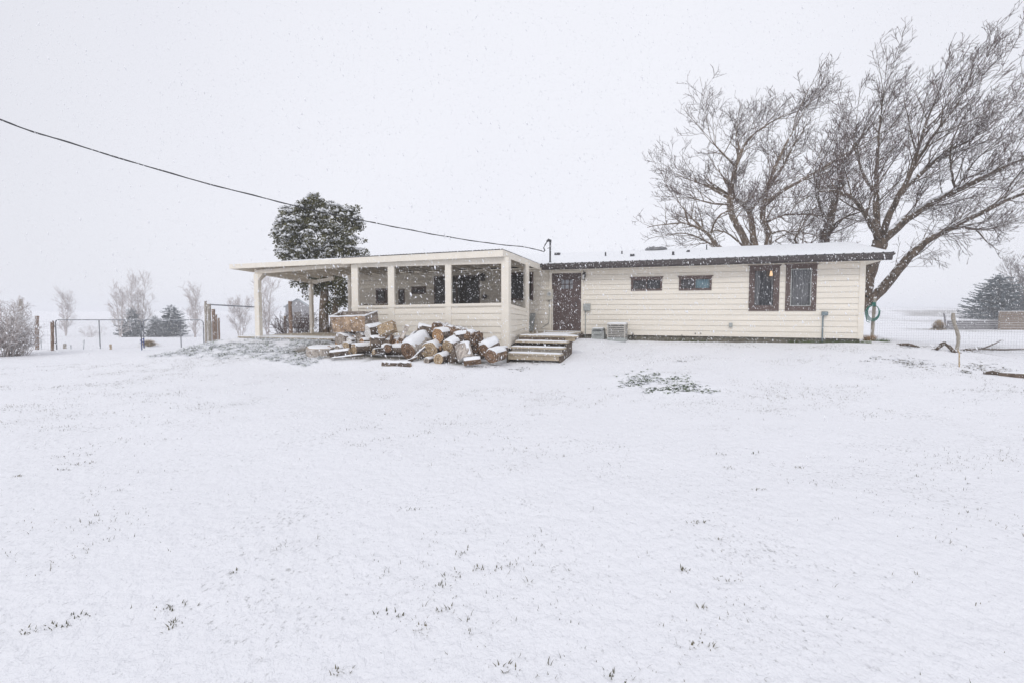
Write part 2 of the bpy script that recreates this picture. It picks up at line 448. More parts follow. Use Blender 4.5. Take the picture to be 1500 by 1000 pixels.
def rect(u0, v0, u1, v1, yl=0.0):
    uc, vc = (u0 + u1) / 2, (v0 + v1) / 2
    return wp(u0, vc, yl)[0], wp(u1, vc, yl)[0], wp(uc, v1, yl)[1], wp(uc, v0, yl)[1]

W_door = rect(808.5, 400.5, 851.5, 487)
W_s1 = rect(924.5, 408, 970, 426)
W_s2 = rect(994.5, 406.5, 1042.5, 425.5)
W_b1 = rect(1097, 391, 1141.5, 455.7)
W_b2 = rect(1150.5, 389, 1196, 455.7)
W_p = rect(742, 399.5, 781.5, 440.5)
W_sl = rect(636, 404, 703, 446)
W_sl = (W_sl[0], W_sl[1], FL, W_sl[3])
W_sm = rect(603, 422, 624, 431)
W_n1 = rect(584, 424, 593, 446)
W_n2 = rect(551, 423, 567.5, 445)
ops = [W_door, W_s1, W_s2, W_b1, W_b2, W_p, W_sl, W_sm, W_n1, W_n2]
mb = MB(); lap(mb, HX0, HX1, ZB, ZT, ops)
mb.build('wall', M['siding'], house)
# other three walls
mb = MB()
lap(mb, 0, HD, ZB, ZT + 0.1, fn=lambda a, b, c: (HX1 - b, a, c))
for yy in (HD,):
    mb.add([(HX1, yy, ZB), (HX0, yy, ZB), (HX0, yy, ZT), (HX1, yy, ZT)], [(0, 1, 2, 3)])
lap(mb, 0, HD, ZB, ZT + 0.1, fn=lambda a, b, c: (HX0 + b, HD - a, c))
mb.build('wall', M['siding'], house)
mb = MB(); mb.box(HX0 + 0.05, HX1 - 0.05, 0.05, HD - 0.05, ZB - 0.6, ZB + 0.02); mb.build('foundation', M['found'], house)
mb = MB(); mb.box(HX0 + 0.02, HX1 - 0.02, 3.0, 3.05, FL, ZT); mb.box(HX0 + .02, HX1 - .02, 0.06, HD - .06, ZB + .03, FL - .01)
mb.box(HX0 + .02, HX1 - .02, .03, HD - .03, ZT - 0.06, ZT - .02)
for xx in (W_s1[0] - 1, W_s2[0] - .3, W_b1[0] - .5, W_sl[1] + .3, W_sl[0] - .5): mb.box(xx, xx + .05, .06, 2.99, FL, ZT - .07)
mb.build('inner_wall', M['room'], house)
# corner boards, base board, frieze
mb = MB()
mb.box(HX1 - 0.12, HX1 + 0.022, -0.024, 0.0, ZB - 0.01, ZT); mb.box(HX1, HX1 + 0.022, 0.0, 0.12, ZB - 0.01, ZT)
mb.build('corner_board', M['trimc'], house, bevel=0.003)
mb = MB(); mb.box(HX0 - .022, HX0 + 0.1, -0.024, 0.0, ZB - 0.01, ZT); mb.build('corner_board', M['trimc'], house)

# roof
EO = 0.45
fxL, fzL = wp(793.5, 387, -EO); fxR, fzR = wp(1308, 369.5, -EO)
ZE = (fzL + fzR) / 2
print('eave', fzL, fzR, 'fxR', fxR, 'overhang', fxR - HX1)
yr, zr = wx(1250, 358.5, fxR)
print('ridge raw', yr, zr)
ZRI = wp(1000, 365, 4.0)[1]
YR = 4.0
sl = (ZRI - ZE) / (YR + EO)
print('ridge z', ZRI, 'slope', sl)
XL, XRr = HX0 - 0.35, fxR
def roofslab(mb, x0, x1, up0, up1, e=0.0, e2=0.0):
    for (ya, za, yb, zb) in ((-EO - e, ZE - e * sl, YR, ZRI), (HD + EO + e, ZE - e * sl, YR, ZRI)):
        c = [(x0 - e2, ya, za + up0), (x1 + e2, ya, za + up0), (x1 + e2, yb, zb + up0), (x0 - e2, yb, zb + up0),
             (x0 - e2, ya, za + up1), (x1 + e2, ya, za + up1), (x1 + e2, yb, zb + up1), (x0 - e2, yb, zb + up1)]
        if ya > yb: c = [c[1], c[0], c[3], c[2], c[5], c[4], c[7], c[6]]
        mb.hexa(c)
mb = MB(); roofslab(mb, XL, XRr, -0.03, -0.003); 
roof = mb.build('roof', M['darkmetal'], house)
# ribs of the metal roof poke out at the eave
mb = MB()
x = XL + 0.05
while x < XRr:
    mb.box(x, x + 0.035, -EO - 0.012, -EO + 0.25, ZE - 0.02, ZE + 0.018); x += 0.23
mb.build('roof_rib', M['darkmetal'], roof)
# snow on the roof, a gently uneven sheet
def snowsheet(name, x0, x1, y0, y1, zf, th, parent, nx, ny, seed=0, edge=0.04):
    mb = MB(); vs = []; fs = []
    for j in range(ny + 1):
        for i in range(nx + 1):
            x = x0 + (x1 - x0) * i / nx; y = y0 + (y1 - y0) * j / ny
            e = min(i, nx - i, 2) / 2 * 0.35 + min(j, ny - j, 2) / 2 * 0.65
            n = float(fbm(x * 2.2, y * 2.2, seed)) - 0.5
            jx = 0; jy = 0
            if j == 0: jy = (float(fbm(x * 5, 3, seed + 5)) - .5) * edge
            vs.append((x + jx, y + jy, zf(x, y) + (0.3 + 0.7 * min(1, e)) * th * (1 + 0.7 * n)))
    W = nx + 1
    for j in range(ny):
        for i in range(nx): fs.append((j * W + i, j * W + i + 1, (j + 1) * W + i + 1, (j + 1) * W + i))
    mb.add(vs, fs)
    # skirt down to the surface below
    ring = [i for i in range(W)] + [j * W + nx for j in range(1, ny + 1)] + [ny * W + i for i in range(nx - 1, -1, -1)] + [j * W for j in range(ny - 1, 0, -1)]
    o = len(mb.v)
    for k in ring: p = vs[k]; mb.v.append((p[0], p[1], zf(p[0], p[1]) + 0.001))
    n = len(ring)
    for a in range(n): b = (a + 1) % n; mb.f.append((ring[a], o + a, o + b, ring[b])); mb.mi.append(0)
    return mb.build(name, M['snow'], parent, smooth=True)
snowsheet('snow', XL + .02, XRr - .02, -EO + 0.03, YR, lambda x, y: ZE + (y + EO) * sl, 0.035, roof, 170, 24, 5)
snowsheet('snow', XL + .02, XRr - .02, YR, HD + EO, lambda x, y: ZRI - (y - YR) * sl, 0.035, roof, 60, 14, 8)
# fascia + gutter
mb = MB()
mb.box(fxL - 0.0, XRr - 0.02, -EO - 0.01, -EO + 0.02, ZE - 0.21, ZE - 0.032)
mb.build('fascia', M['fascia'], house)
mb = MB()
g0, g1 = fxL + 0.02, XRr + 0.03
prof = [(-EO - 0.012, ZE - 0.16), (-EO - 0.07, ZE - 0.16), (-EO - 0.085, ZE - 0.11), (-EO - 0.115, ZE - 0.06), (-EO - 0.115, ZE - 0.028), (-EO - 0.012, ZE - 0.028)]
vs = [(g0, a, b) for a, b in prof] + [(g1 - (0.0 if b > ZE - .1 else 0.12), a, b) for a, b in prof]
n = len(prof)
mb.add(vs, [(i, (i + 1) % n, n + (i + 1) % n, n + i) for i in range(n)] + [tuple(range(n))[::-1], tuple(range(n, 2 * n))])
mb.build('gutter', M['fascia'], house)
# rake + gable + soffit
for (ya, yb, za, zb) in ((-EO, YR, ZE, ZRI), (HD + EO, YR, ZE, ZRI)):
    for x0, x1 in ((XRr - 0.02, XRr + 0.004), (XL - 0.004, XL + 0.02)):
        mb = MB()
        c = [(x0, ya, za - .2), (x1, ya, za - .2), (x1, yb, zb - .2), (x0, yb, zb - .2), (x0, ya, za - .033), (x1, ya, za - .033), (x1, yb, zb - .033), (x0, yb, zb - .033)]
        if ya > yb: c = [c[1], c[0], c[3], c[2], c[5], c[4], c[7], c[6]]
        mb.hexa(c); mb.build('rake_board', M['fascia'], house)
mb = MB()
mb.box(XL + .03, XRr - .03, -EO + 0.021, 0.0, ZT - 0.03, ZT); mb.box(XL + .03, XRr - .03, HD, HD + EO - .02, ZT - 0.03, ZT)
mb.box(HX1 + .023, XRr - .03, 0.001, HD - .001, ZT - 0.03, ZT); mb.box(XL + .03, HX0 - .023, 0.001, HD - .001, ZT - .03, ZT)
mb.build('soffit', M['trimc'], house)
for x in (HX1 - .01, HX0 + .01):
    mb = MB()
    mb.add([(x, 0, ZT), (x, HD, ZT), (x, HD, ZE), (x, YR, ZRI - .04), (x, 0, ZE + 0.02)], [(0, 1, 2, 3, 4)])
    mb.build('gable', M['siding'], house)

# windows
def frame4(mb, r, y0, y1, w, wt=None, wb=None):
    x0, x1, z0, z1 = r; wt = wt or w; wb = wb or w
    mb.box(x0, x0 + w, y0, y1, z0, z1); mb.box(x1 - w, x1, y0, y1, z0, z1)
    mb.box(x0 + w, x1 - w, y0, y1, z1 - wt, z1); mb.box(x0 + w, x1 - w, y0, y1, z0, z0 + wb)
def grow(r, g): return (r[0] - g, r[1] + g, r[2] - g, r[3] + g)

def window(r, kind, crown=0.05):
    w = MB()
    tw = {'tall': 0.13, 'slide': 0.045, 'plain': 0.07, 'tiny': 0.03}[kind]
    wo = empty_part('window', house)
    frame4(w, r, -0.032, 0.03, tw, 0.10 if kind == 'tall' else tw, 0.14 if kind == 'tall' else tw)
    if crown:
        w.add([(r[0] - .004, -.034, r[3]), (r[1] + .004, -.034, r[3]), (r[1] + crown, -.06, r[3] + .05), (r[0] - crown, -.06, r[3] + .05),
               (r[0] - .004, .0, r[3]), (r[1] + .004, .0, r[3]), (r[1] + crown, .0, r[3] + .05), (r[0] - crown, .0, r[3] + .05)],
              [(0, 1, 2, 3), (3, 2, 6, 7), (0, 4, 5, 1), (0, 3, 7, 4), (1, 5, 6, 2)])
    w.build('frame', M['brown'], wo, bevel=0.004)
    i = (r[0] + tw, r[1] - tw, r[2] + (0.14 if kind == 'tall' else tw), r[3] - (0.10 if kind == 'tall' else tw))
    s = MB(); frame4(s, i, -0.018, 0.02, 0.028 if kind == 'tall' else .018)
    if kind in ('slide',): xm = (i[0] + i[1]) / 2; s.box(xm - .012, xm + .012, -.017, .019, i[2] + .018, i[3] - .018)
    s.build('sash', M['brown'] if kind != 'tall' or r[0] < W_b2[0] - .1 else M['greybox'], wo)
    g = MB(); g.add([(i[0], 0.005, i[2]), (i[1], 0.005, i[2]), (i[1], 0.005, i[3]), (i[0], 0.005, i[3])], [(0, 1, 2, 3)])
    g.build('pane', M['glass'], wo)
    return i, wo

def empty_part(name, parent):
    o = bpy.data.objects.new(name, None); COL.objects.link(o); o.parent = parent; o.empty_display_size = .1; return o

def curtain_reflection(i, m, name='curtain_reflection', y=0.09, n=None, x0=None, x1=None, parent=None):
    c = MB(); x0 = i[0] if x0 is None else x0; x1 = i[1] if x1 is None else x1
    n = n or max(8, int((x1 - x0) * 60)); vs = []
    for k in range(n + 1):
        x = x0 + (x1 - x0) * k / n; yy = y + 0.018 * math.sin(k * 1.1) + 0.008 * math.sin(k * 2.7)
        vs += [(x, yy, i[2] - .02), (x, yy, i[3] + .02)]
    c.add(vs, [(2 * k, 2 * k + 2, 2 * k + 3, 2 * k + 1) for k in range(n)])
    return c.build(name, m, parent or house, smooth=True)

i, wo = window(W_b1, 'tall')
curtain_reflection(i, M['curtain_reflection'], parent=wo, x0=i[0], x1=i[0] + (i[1] - i[0]) * .3); curtain_reflection(i, M['curtain_reflection'], parent=wo, x0=i[0] + (i[1] - i[0]) * .86, x1=i[1], y=.08)
curtain_reflection(i, M['bluedk'], name='blind', parent=wo, y=.22)
lp = wp(1130.5, 400, 0.12)
lm = MB(); lm.tube([(lp[0], 0.13, lp[1] - .09), (lp[0], 0.13, lp[1] + .08)], [.06, .035], 12)
i, wo = window(W_b2, 'tall'); curtain_reflection(i, M['curtain_reflection'], parent=wo, y=.09)
i, wo = window(W_s1, 'slide')
xm = (i[0] + i[1]) / 2
curtain_reflection(i, M['blind'], name='blind', parent=wo, x0=i[0], x1=xm, y=.06); curtain_reflection(i, M['bluedk'], name='curtain_reflection', parent=wo, x0=xm, x1=i[1], y=.09)  # right half is a panel coloured as the pane's dark blue reflection
i, wo = window(W_s2, 'slide')
xm = (i[0] + i[1]) / 2
curtain_reflection(i, M['blind'], name='blind', parent=wo, x0=i[0], x1=xm, y=.06); curtain_reflection(i, M['bluereflect'], name='curtain_reflection', parent=wo, x0=xm, x1=i[1], y=.07)  # right half paints a pale blue reflection behind the glass
window(W_p, 'plain', crown=0.0)
window(W_sm, 'slide', crown=0.02)
window(W_n1, 'tiny', crown=0.0); window(W_n2, 'plain', crown=0.0)
hl = lm.build('hanging_lamp', M['glow'], None); hl.location = (W0.x, W0.y, 0); hl.rotation_euler = (0, 0, -PHI)
tag(hl, 'small warm lamp glowing inside the left tall window', 'lamp')
# sliding glass door
sd = empty_part('sliding_door', house)
w = MB(); frame4(w, W_sl, -0.02, 0.03, 0.05); xm = (W_sl[0] + W_sl[1]) / 2; w.box(xm - .035, xm + .035, -.012, .02, W_sl[2] + .05, W_sl[3] - .05); w.build('frame', M['brown'], sd)
g = MB(); g.add([(W_sl[0], 0.005, W_sl[2]), (W_sl[1], .005, W_sl[2]), (W_sl[1], .005, W_sl[3]), (W_sl[0], .005, W_sl[3])], [(0, 1, 2, 3)]); g.build('pane', M['glass'], sd)

# entry door
dr = empty_part('door', house)
x0, x1, z0, z1 = W_door
w = MB(); frame4(w, grow(W_door, 0.075), -0.03, 0.0, 0.075); 
w.build('door_trim', M['trimc'], house, bevel=.004)
px = rect(821.3, 409.3, 840.2, 424.2)
w = MB()
for a, b, c, d in ((x0, px[0], z0, z1), (px[1], x1, z0, z1), (px[0], px[1], z0, px[2]), (px[0], px[1], px[3], z1)):
    w.box(a, b, -0.004, 0.035, c, d)
# two long panels below the lights
for k in (0, 1):
    a = x0 + 0.15 + k * (x1 - x0 - 0.3 + .06) / 2; b = a + (x1 - x0 - 0.3 - .06) / 2
    frame4(w, (a, b, z0 + .18, px[2] - .16), -0.014, -0.004, 0.03)
w.build('door_leaf', M['door'], dr)
w = MB(); frame4(w, px, -0.014, 0.02, 0.02)
for k in (1, 2): xx = px[0] + (px[1] - px[0]) * k / 3; w.box(xx - .012, xx + .012, -.013, .018, px[2] + .02, px[3] - .02)
zz = (px[2] + px[3]) / 2; w.box(px[0] + .02, px[1] - .02, -.012, .017, zz - .012, zz + .012)
w.build('glazing_bars', M['door'], dr)
g = MB(); g.add([(px[0], .0, px[2]), (px[1], .0, px[2]), (px[1], .0, px[3]), (px[0], .0, px[3])], [(0, 1, 2, 3)]); g.build('pane', M['glass'], dr)
curtain_reflection(px, mat('lace', (.75, .78, .82), .9, var=.1), name='door_curtain', parent=dr, y=.028)
hx, hz = wp(844, 447.5)
w = MB(); w.tube([(hx, -.004, hz), (hx, -.05, hz)], .012, 8); w.tube([(hx, -.05, hz), (hx, -.075, hz)], [.03, .028], 10); w.build('door_handle', M['darkmetal'], dr)
w = MB(); w.tube([(hx, -.004, hz + .1), (hx, -.022, hz + .1)], .024, 10); w.build('deadbolt', M['darkmetal'], dr)
w = MB(); w.box(x0 - .05, x1 + .05, -.1, -.005, z0 - .045, z0 - .003); w.build('door_sill', M['oldwood'], house)

# wall lantern beside the door
lx, lz = wp(856, 406)
w = MB(); w.box(lx - .05, lx + .05, -.028, -.012, lz - .02, lz + .16); w.tube([(lx, -.03, lz + .14), (lx, -.1, lz + .2), (lx, -.13, lz + .12)], .009, 6)
w.hexa([(lx - .045, -.18, lz + .07), (lx + .045, -.18, lz + .07), (lx + .045, -.09, lz + .07), (lx - .045, -.09, lz + .07), (lx - .01, -.14, lz + .13), (lx + .01, -.14, lz + .13), (lx + .01, -.12, lz + .13), (lx - .01, -.12, lz + .13)])
for a in (-.042, .034):
    for b in (-.178, -.1): w.box(lx + a, lx + a + .008, b, b + .008, lz - .085, lz + .07)
w.box(lx - .05, lx + .05, -.185, -.085, lz - .1, lz - .085)
lan = w.build('wall_lantern', M['darkmetal'], house)
w = MB(); w.box(lx - .03, lx + .03, -.165, -.105, lz - .083, lz + .065); w.build('lantern_glass', M['lampm'], lan)
# same lamp inside the porch
lx2, lz2 = wp(709, 408)
w = MB(); w.box(lx2 - .05, lx2 + .05, -.03, -.012, lz2 - .1, lz2 + .12); w.box(lx2 - .06, lx2 + .06, -.2, -.03, lz2 - .1, lz2 + .1); w.hexa([(lx2 - .09, -.22, lz2 + .1), (lx2 + .09, -.22, lz2 + .1), (lx2 + .09, -.02, lz2 + .1), (lx2 - .09, -.02, lz2 + .1), (lx2 - .02, -.14, lz2 + .18), (lx2 + .02, -.14, lz2 + .18), (lx2 + .02, -.1, lz2 + .18), (lx2 - .02, -.1, lz2 + .18)])
w.build('wall_lantern', M['darkmetal'], house)
bx_, bz_ = wp(711, 435); w = MB(); w.box(bx_ - .08, bx_ + .08, -.1, -.015, bz_ - .07, bz_ + .07); w.box(bx_ - .03, bx_ + .1, -.13, -.1, bz_ - .02, bz_ + .05); w.build('mail_box', M['darkmetal'], house, bevel=.006)

# electric meter + mast
mx0, mx1, mz0, mz1 = rect(801.5, 424, 811, 439.5)
mc = (mx0 + mx1) / 2; mzc = (mz0 + mz1) / 2
w = MB(); w.box(mx0, mx1, -.12, -.016, mz0, mz1); met = w.build('electric_meter', mat('meter_cream', (.6, .57, .5), .5, var=.08), house, bevel=.01)
w = MB(); w.tube([(mc, -.12, mzc + .02), (mc, -.16, mzc + .02)], [.075, .07], 18); w.build('meter_dial', M['lampm'], met)
w = MB(); w.tube([(mc, -.1601, mzc + .02), (mc, -.164, mzc + .02)], [.045, .045], 14); w.build('meter_face', M['greybox'], met)
w = MB(); w.tube([(mc, -.06, mz1), (mc, -.06, ZT - .02)], .022, 8); w.build('conduit', M['trimc'], house)
cx_, cz_ = mc + .02, mz0
w = MB(); w.tube([(mc - .03, -.04, mz0), (mc - .02, -.035, mz0 - .35), (mc - .05, -.035, mz0 - .8), (mc - .3, -.035, FL + .12)], .01, 6); w.build('cable', M['greybox'], house)
w = MB(); w.tube([(mc + .09, -.04, mz0), (mc + .09, -.04, FL - .05)], .018, 6); w.build('conduit', M['trimc'], house)
tx, tz = wp(806, 354.5, -0.25)
w = MB(); w.tube([(tx, -.25, ZE + .0), (tx, -.25, tz)], .03, 10)
mast = w.build('service_mast', M['darkmetal'], house)
w = MB(); w.tube([(tx, -.25, tz - .03), (tx + .0, -.25, tz + .04), (tx - .05, -.27, tz + .06), (tx - .11, -.3, tz + .0)], [.04, .05, .05, .03], 10); w.build('weatherhead', M['darkmetal'], mast, smooth=True)
w = MB()
for q in range(3):
    o_ = .012 * q
    w.tube([(tx - .1, -.3, tz + .0 - o_), (tx - .17, -.31, tz - .09 - 2 * o_), (tx - .2 - o_, -.31, tz - .2), (tx - .16 - o_, -.3, tz - .29), (tx - .2 - o_, -.3, tz - .33)], .008, 6)
w.tube([(tx, -.25, tz - .2), (tx - .09, -.28, tz - .22)], .01, 6); w.build('drip_loop', M['cable'], mast)
w = MB(); w.tube([(tx, -.25, ZE + .0), (tx, -.25, ZE + .09)], [.09, .035], 12); w.build('flashing', M['darkmetal'], mast)

# roof vents and pipes
def roof_pt(u, v):
    # ray to the front roof plane
    d = ray(u, v)
    # plane in local: z = ZE + (y+EO)*sl
    lo, hi = 10, 40
    for _ in range(50):
        t = (lo + hi) / 2; p = d * (t / d.y); l = to_local(p.x, p.y)
        if p.z + E > ZE + (l[1] + EO) * sl: lo = t
        else: hi = t
    return l[0], min(l[1], YR - .15)
for (u, vb, vt, wpx, nm) in ((887, 377, 370, 2.2, 'vent_pipe'), (911, 373.5, 368, 2, 'vent_pipe'), (986, 375.5, 369, 3.4, 'vent_pipe'), (1035, 367.5, 359, 1.6, 'vent_pipe')):
    a, b = roof_pt(u, vb); p = to_world(a, b); zb = ZE + (b + EO) * sl
    hh = (vb - vt) / 750 * p.y; r = wpx / 750 * p.y / 2
    w = MB(); w.tube([(a, b, zb), (a, b, zb + hh)], r, 10); w.tube([(a, b, zb), (a, b, zb + .05)], [r + .05, r + .005], 10); w.build(nm, M['darkmetal'], house)
for (u, v, wpx, hpx) in ((926.5, 377, 6, 3), (1008, 370.5, 5, 2.2), (817, 375, 8, 3)):
    a, b = roof_pt(u, v); p = to_world(a, b); zb = ZE + (b + EO) * sl; r = wpx / 750 * p.y / 2; hh = hpx / 750 * p.y + .02
    w = MB(); w.hexa([(a - r, b - .12, zb), (a + r, b - .12, zb), (a + r, b + .12, zb), (a - r, b + .12, zb), (a - r * .9, b - .13, zb + hh), (a + r * .9, b - .13, zb + hh), (a + r * .8, b + .1, zb + hh), (a - r * .8, b + .1, zb + hh)])
    v_ = w.build('roof_vent', M['darkmetal'], house)
    w = MB(); w.box(a - r, a + r, b - .12, b + .1, zb + hh + .002, zb + hh + .03); w.build('snow', M['snow'], v_, bevel=.01)
# low domed skylight near the ridge
a, b = roof_pt(958, 370.2); b = YR - .45; zb = ZE + (b + EO) * sl
w = MB(); N = 14
for j in range(4):
    rr = [.34, .33, .24, .0][j]; zz = [0, .08, .17, .2][j]
    for k in range(N): an = 2 * math.pi * k / N; w.v.append((a + 1.25 * rr * math.cos(an), b + rr * math.sin(an), zb + zz))
for j in range(3):
    for k in range(N): w.f.append((j * N + k, j * N + (k + 1) % N, (j + 1) * N + (k + 1) % N, (j + 1) * N + k)); w.mi.append(0)
w.build('skylight', mat('skylight', (.16, .16, .17), .35, snow=.35), house, smooth=True)

# boxes on the wall
def wallbox(u0, v0, u1, v1, m, nm, dep=.1, dn=None, cu=None, bev=.012, r=.014):
    q = rect(u0, v0, u1, v1); w = MB(); w.box(q[0], q[1], -dep, -.014, q[2], q[3]); w.box(q[0] - .008, q[1] + .008, -dep - .012, -dep - .001, q[2] + .02, q[3] - .01)
    o = w.build(nm, m, house, bevel=bev)
    if dn is not None:
        xx = wp(cu, 470)[0]; zb = wp(cu, dn)[1]
        w = MB(); w.tube([(xx, -.04, q[2]), (xx, -.04, zb)], r, 8); w.build('conduit', m, o)
    return q
wallbox(856, 445, 865, 455.5, M['greybox'], 'outlet_box', .11, 494, 857.8)
q = wallbox(1203, 456.5, 1211.5, 462.5, M['bluegrey'], 'junction_box', .1, 503, 1205, .008, .02)
wallbox(1068, 473, 1072.5, 479.5, M['greybox'], 'wall_vent', .08)
for (u, v) in ((999, 491), (1018.5, 488.5), (1026.5, 488.5)):
    a, c = wp(u, v); w = MB(); w.tube([(a, -.012, c), (a, -.05, c)], .018, 8); w.build('pipe_stub', M['darkmetal'], house)
a, c = wp(927.5, 493); w = MB(); w.tube([(a, -.04, c - .1), (a, -.04, c + .12)], .012, 6); w.tube([(a, -.03, c + .08), (a, -.12, c + .08), (a, -.13, c + .03)], .014, 6); w.build('water_tap', M['darkmetal'], house)

# ------------------------------------------------------------------ covered porch
PF = -3.82
porch = empty('covered_porch', (W0.x, W0.y, 0), -PHI, 'cream open sided porch with flat snow edged roof, attached left of the house door', 'porch')
xc = wp(739.5, 440, PF)[0]
fl0, flz = wp(337, 387.3, PF - .12); frx, frz = wp(737.5, 366.3, PF - .12)
xm_, _ = wp(501, 380, PF - .12)
BKY = -EO - 0.13
zback_r = wx(793, 389, frx)[1]
print('porch', xc, 'fascia z', flz, frz, 'xL', fl0, 'xR', frx, 'back', zback_r, 'ZE', ZE)
def ztop(x, y):
    t = (x - fl0) / (frx - fl0); f = flz + (frz - flz) * t
    b = (flz - .16) * (1 - t) + (ZE - .02) * t
    s = (y - (PF - .12)) / (BKY - (PF - .12))
    return f + (b - f) * s
def pslab(mb, x0, x1, y0, y1, t0, t1):
    mb.hexa([(x0, y0, ztop(x0, y0) + t0), (x1, y0, ztop(x1, y0) + t0), (x1, y1, ztop(x1, y1) + t0), (x0, y1, ztop(x0, y1) + t0),
             (x0, y0, ztop(x0, y0) + t1), (x1, y0, ztop(x1, y0) + t1), (x1, y1, ztop(x1, y1) + t1), (x0, y1, ztop(x0, y1) + t1)])
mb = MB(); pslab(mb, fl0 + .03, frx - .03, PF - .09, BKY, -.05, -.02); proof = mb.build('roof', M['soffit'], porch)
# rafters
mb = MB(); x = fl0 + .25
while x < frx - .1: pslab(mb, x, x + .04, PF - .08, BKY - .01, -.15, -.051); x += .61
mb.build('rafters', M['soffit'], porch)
# fascia boards with the metal edge
mb = MB()
pslab(mb, fl0, xm_, PF - .15, PF - .12, -.165, -.01)
mb.build('fascia', M['trimc'], porch, bevel=.004)
mb = MB(); pslab(mb, xm_ - .002, frx, PF - .165, PF - .12, -.185, .0)
mb.build('fascia', M['trimc'], porch, bevel=.004)
mb = MB(); pslab(mb, frx - .03, frx, PF - .119, BKY, -.185, 0.0); mb.build('fascia', M['trimc'], porch); mb = MB(); pslab(mb, fl0, fl0 + .03, PF - .119, BKY, -.165, -.01); mb.build('fascia', M['trimc'], porch)
# corrugated sheet edge
mb = MB(); x = xm_ + .02; vs = []; k = 0
while x < frx:
    z = ztop(x, PF - .17) + .008 + .006 * math.sin(k * 1.57); vs += [(x, PF - .18, z), (x, PF - .18, z + .012), (x, BKY, ztop(x, BKY) + .008)]; x += .025; k += 1
mb.add(vs, [f for i in range(k - 1) for f in ((3 * i, 3 * i + 3, 3 * i + 4, 3 * i + 1), (3 * i + 1, 3 * i + 4, 3 * i + 5, 3 * i + 2))]); mb.build('metal_sheet', M['darkmetal'], proof)
snowsheet('snow', xm_ + .02, frx - .02, PF - .13, BKY - .02, lambda x, y: ztop(x, y) + .018, .03, proof, 60, 14, 12, .06)
snowsheet('snow', fl0 + .01, xm_, PF - .14, BKY - .02, lambda x, y: ztop(x, y) - .01, .05, proof, 50, 14, 14, .05)
# header beam
hz0 = wp(525, 392, PF)[1]; hz1 = wp(734, 386.5, PF)[1]
xpl = wp(515, 440, PF)[0]
def hz(x): t = (x - xpl) / (xc - xpl); return hz0 + (hz1 - hz0) * t
mb = MB()
mb.hexa([(xpl, PF, hz(xpl)), (xc, PF, hz(xc)), (xc, PF + .09, hz(xc)), (xpl, PF + .09, hz(xpl)), (xpl, PF, ztop(xpl, PF) - .155), (xc, PF, ztop(xc, PF) - .155), (xc, PF + .09, ztop(xc, PF) - .155), (xpl, PF + .09, ztop(xpl, PF) - .155)])
mb.build('header_beam', M['trimc'], porch, bevel=.004)
# carport beams
xfp = wp(375.5, 440, PF)[0]
ybk, zbk = wx(455.5, 416, xfp)
zfr = wp(375, 401.5, PF)[1]
print('carport post x', xfp, 'back y', ybk, 'z', zbk, 'front beam z', zfr)
mb = MB()
def beam(mb, a, b, w, h):
    a = Vector(a); b = Vector(b); d = (b - a); s = Vector((d.y, -d.x, 0)).normalized() * w / 2; u = Vector((0, 0, h))
    mb.hexa([a - s, a + s, b + s, b - s, a - s + u, a + s + u, b + s + u, b - s + u] if False else [a + s, a - s, b - s, b + s, a + s + u, a - s + u, b - s + u, b + s + u])
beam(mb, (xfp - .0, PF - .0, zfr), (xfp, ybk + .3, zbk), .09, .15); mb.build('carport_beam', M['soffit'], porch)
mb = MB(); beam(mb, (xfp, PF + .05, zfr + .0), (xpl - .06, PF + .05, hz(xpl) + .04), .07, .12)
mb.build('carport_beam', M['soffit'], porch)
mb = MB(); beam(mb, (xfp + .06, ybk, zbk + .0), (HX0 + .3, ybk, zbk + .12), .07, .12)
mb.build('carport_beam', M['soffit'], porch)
# posts
deck_z = wp(430, 494, PF)[1]
print('deck z', deck_z)
def post(u0, u1, zt, zb, y0=PF - .012, dep=.1, m='trimc'):
    a = wp(u0, 440, y0)[0]; b = wp(u1, 440, y0)[0]
    mb = MB(); mb.box(a, b, y0, y0 + dep, zb, zt); return mb.build('post', M[m], porch, bevel=.006), a, b
FZ = deck_z
post(515, 524.5, ztop(xpl, PF) - .19, FZ - .3)
post(568.3, 577.6, hz(wp(573, 440, PF)[0]) + .03, FZ + .0)
post(652, 660.7, hz(wp(656, 440, PF)[0]) + .03, FZ + .0)
pcorner, pa, pb = post(734.2, 745, ztop(xc, PF) - .185, wp(740, 510, PF)[1], y0=PF - .02, dep=.2)
# side back post
ysp, _ = wx(771, 440, xc)
print('side post y', ysp)
mb = MB(); mb.box(xc - .07, xc + .07, ysp - .08, ysp + .08, FL - .1, ztop(xc, ysp) - .15); mb.build('post', M['trimc'], porch, bevel=.006)
p_, a_, b_ = post(372.3, 378.8, zfr, FZ, dep=.14, m='trimc')
mb = MB(); mb.add([(a_, PF + .13, zfr - .22), (a_, PF + .13, zfr), (a_, PF + .4, zfr), (b_, PF + .13, zfr - .22), (b_, PF + .13, zfr), (b_, PF + .4, zfr)], [(0, 1, 2), (3, 5, 4), (0, 2, 5, 3), (0, 3, 4, 1), (1, 4, 5, 2)])
mb.add([(b_, PF, zfr - .2), (b_, PF, zfr), (b_ + .2, PF, zfr), (b_, PF + .1, zfr - .2), (b_, PF + .1, zfr), (b_ + .2, PF + .1, zfr)], [(0, 2, 1), (3, 4, 5), (0, 3, 5, 2)])
mb.build('brace', M['soffit'], porch)
mb = MB(); mb.box(xfp - .06, xfp + .06, ybk - .06, ybk + .06, FZ, zbk); mb.build('post', M['trimc'], porch, bevel=.006)
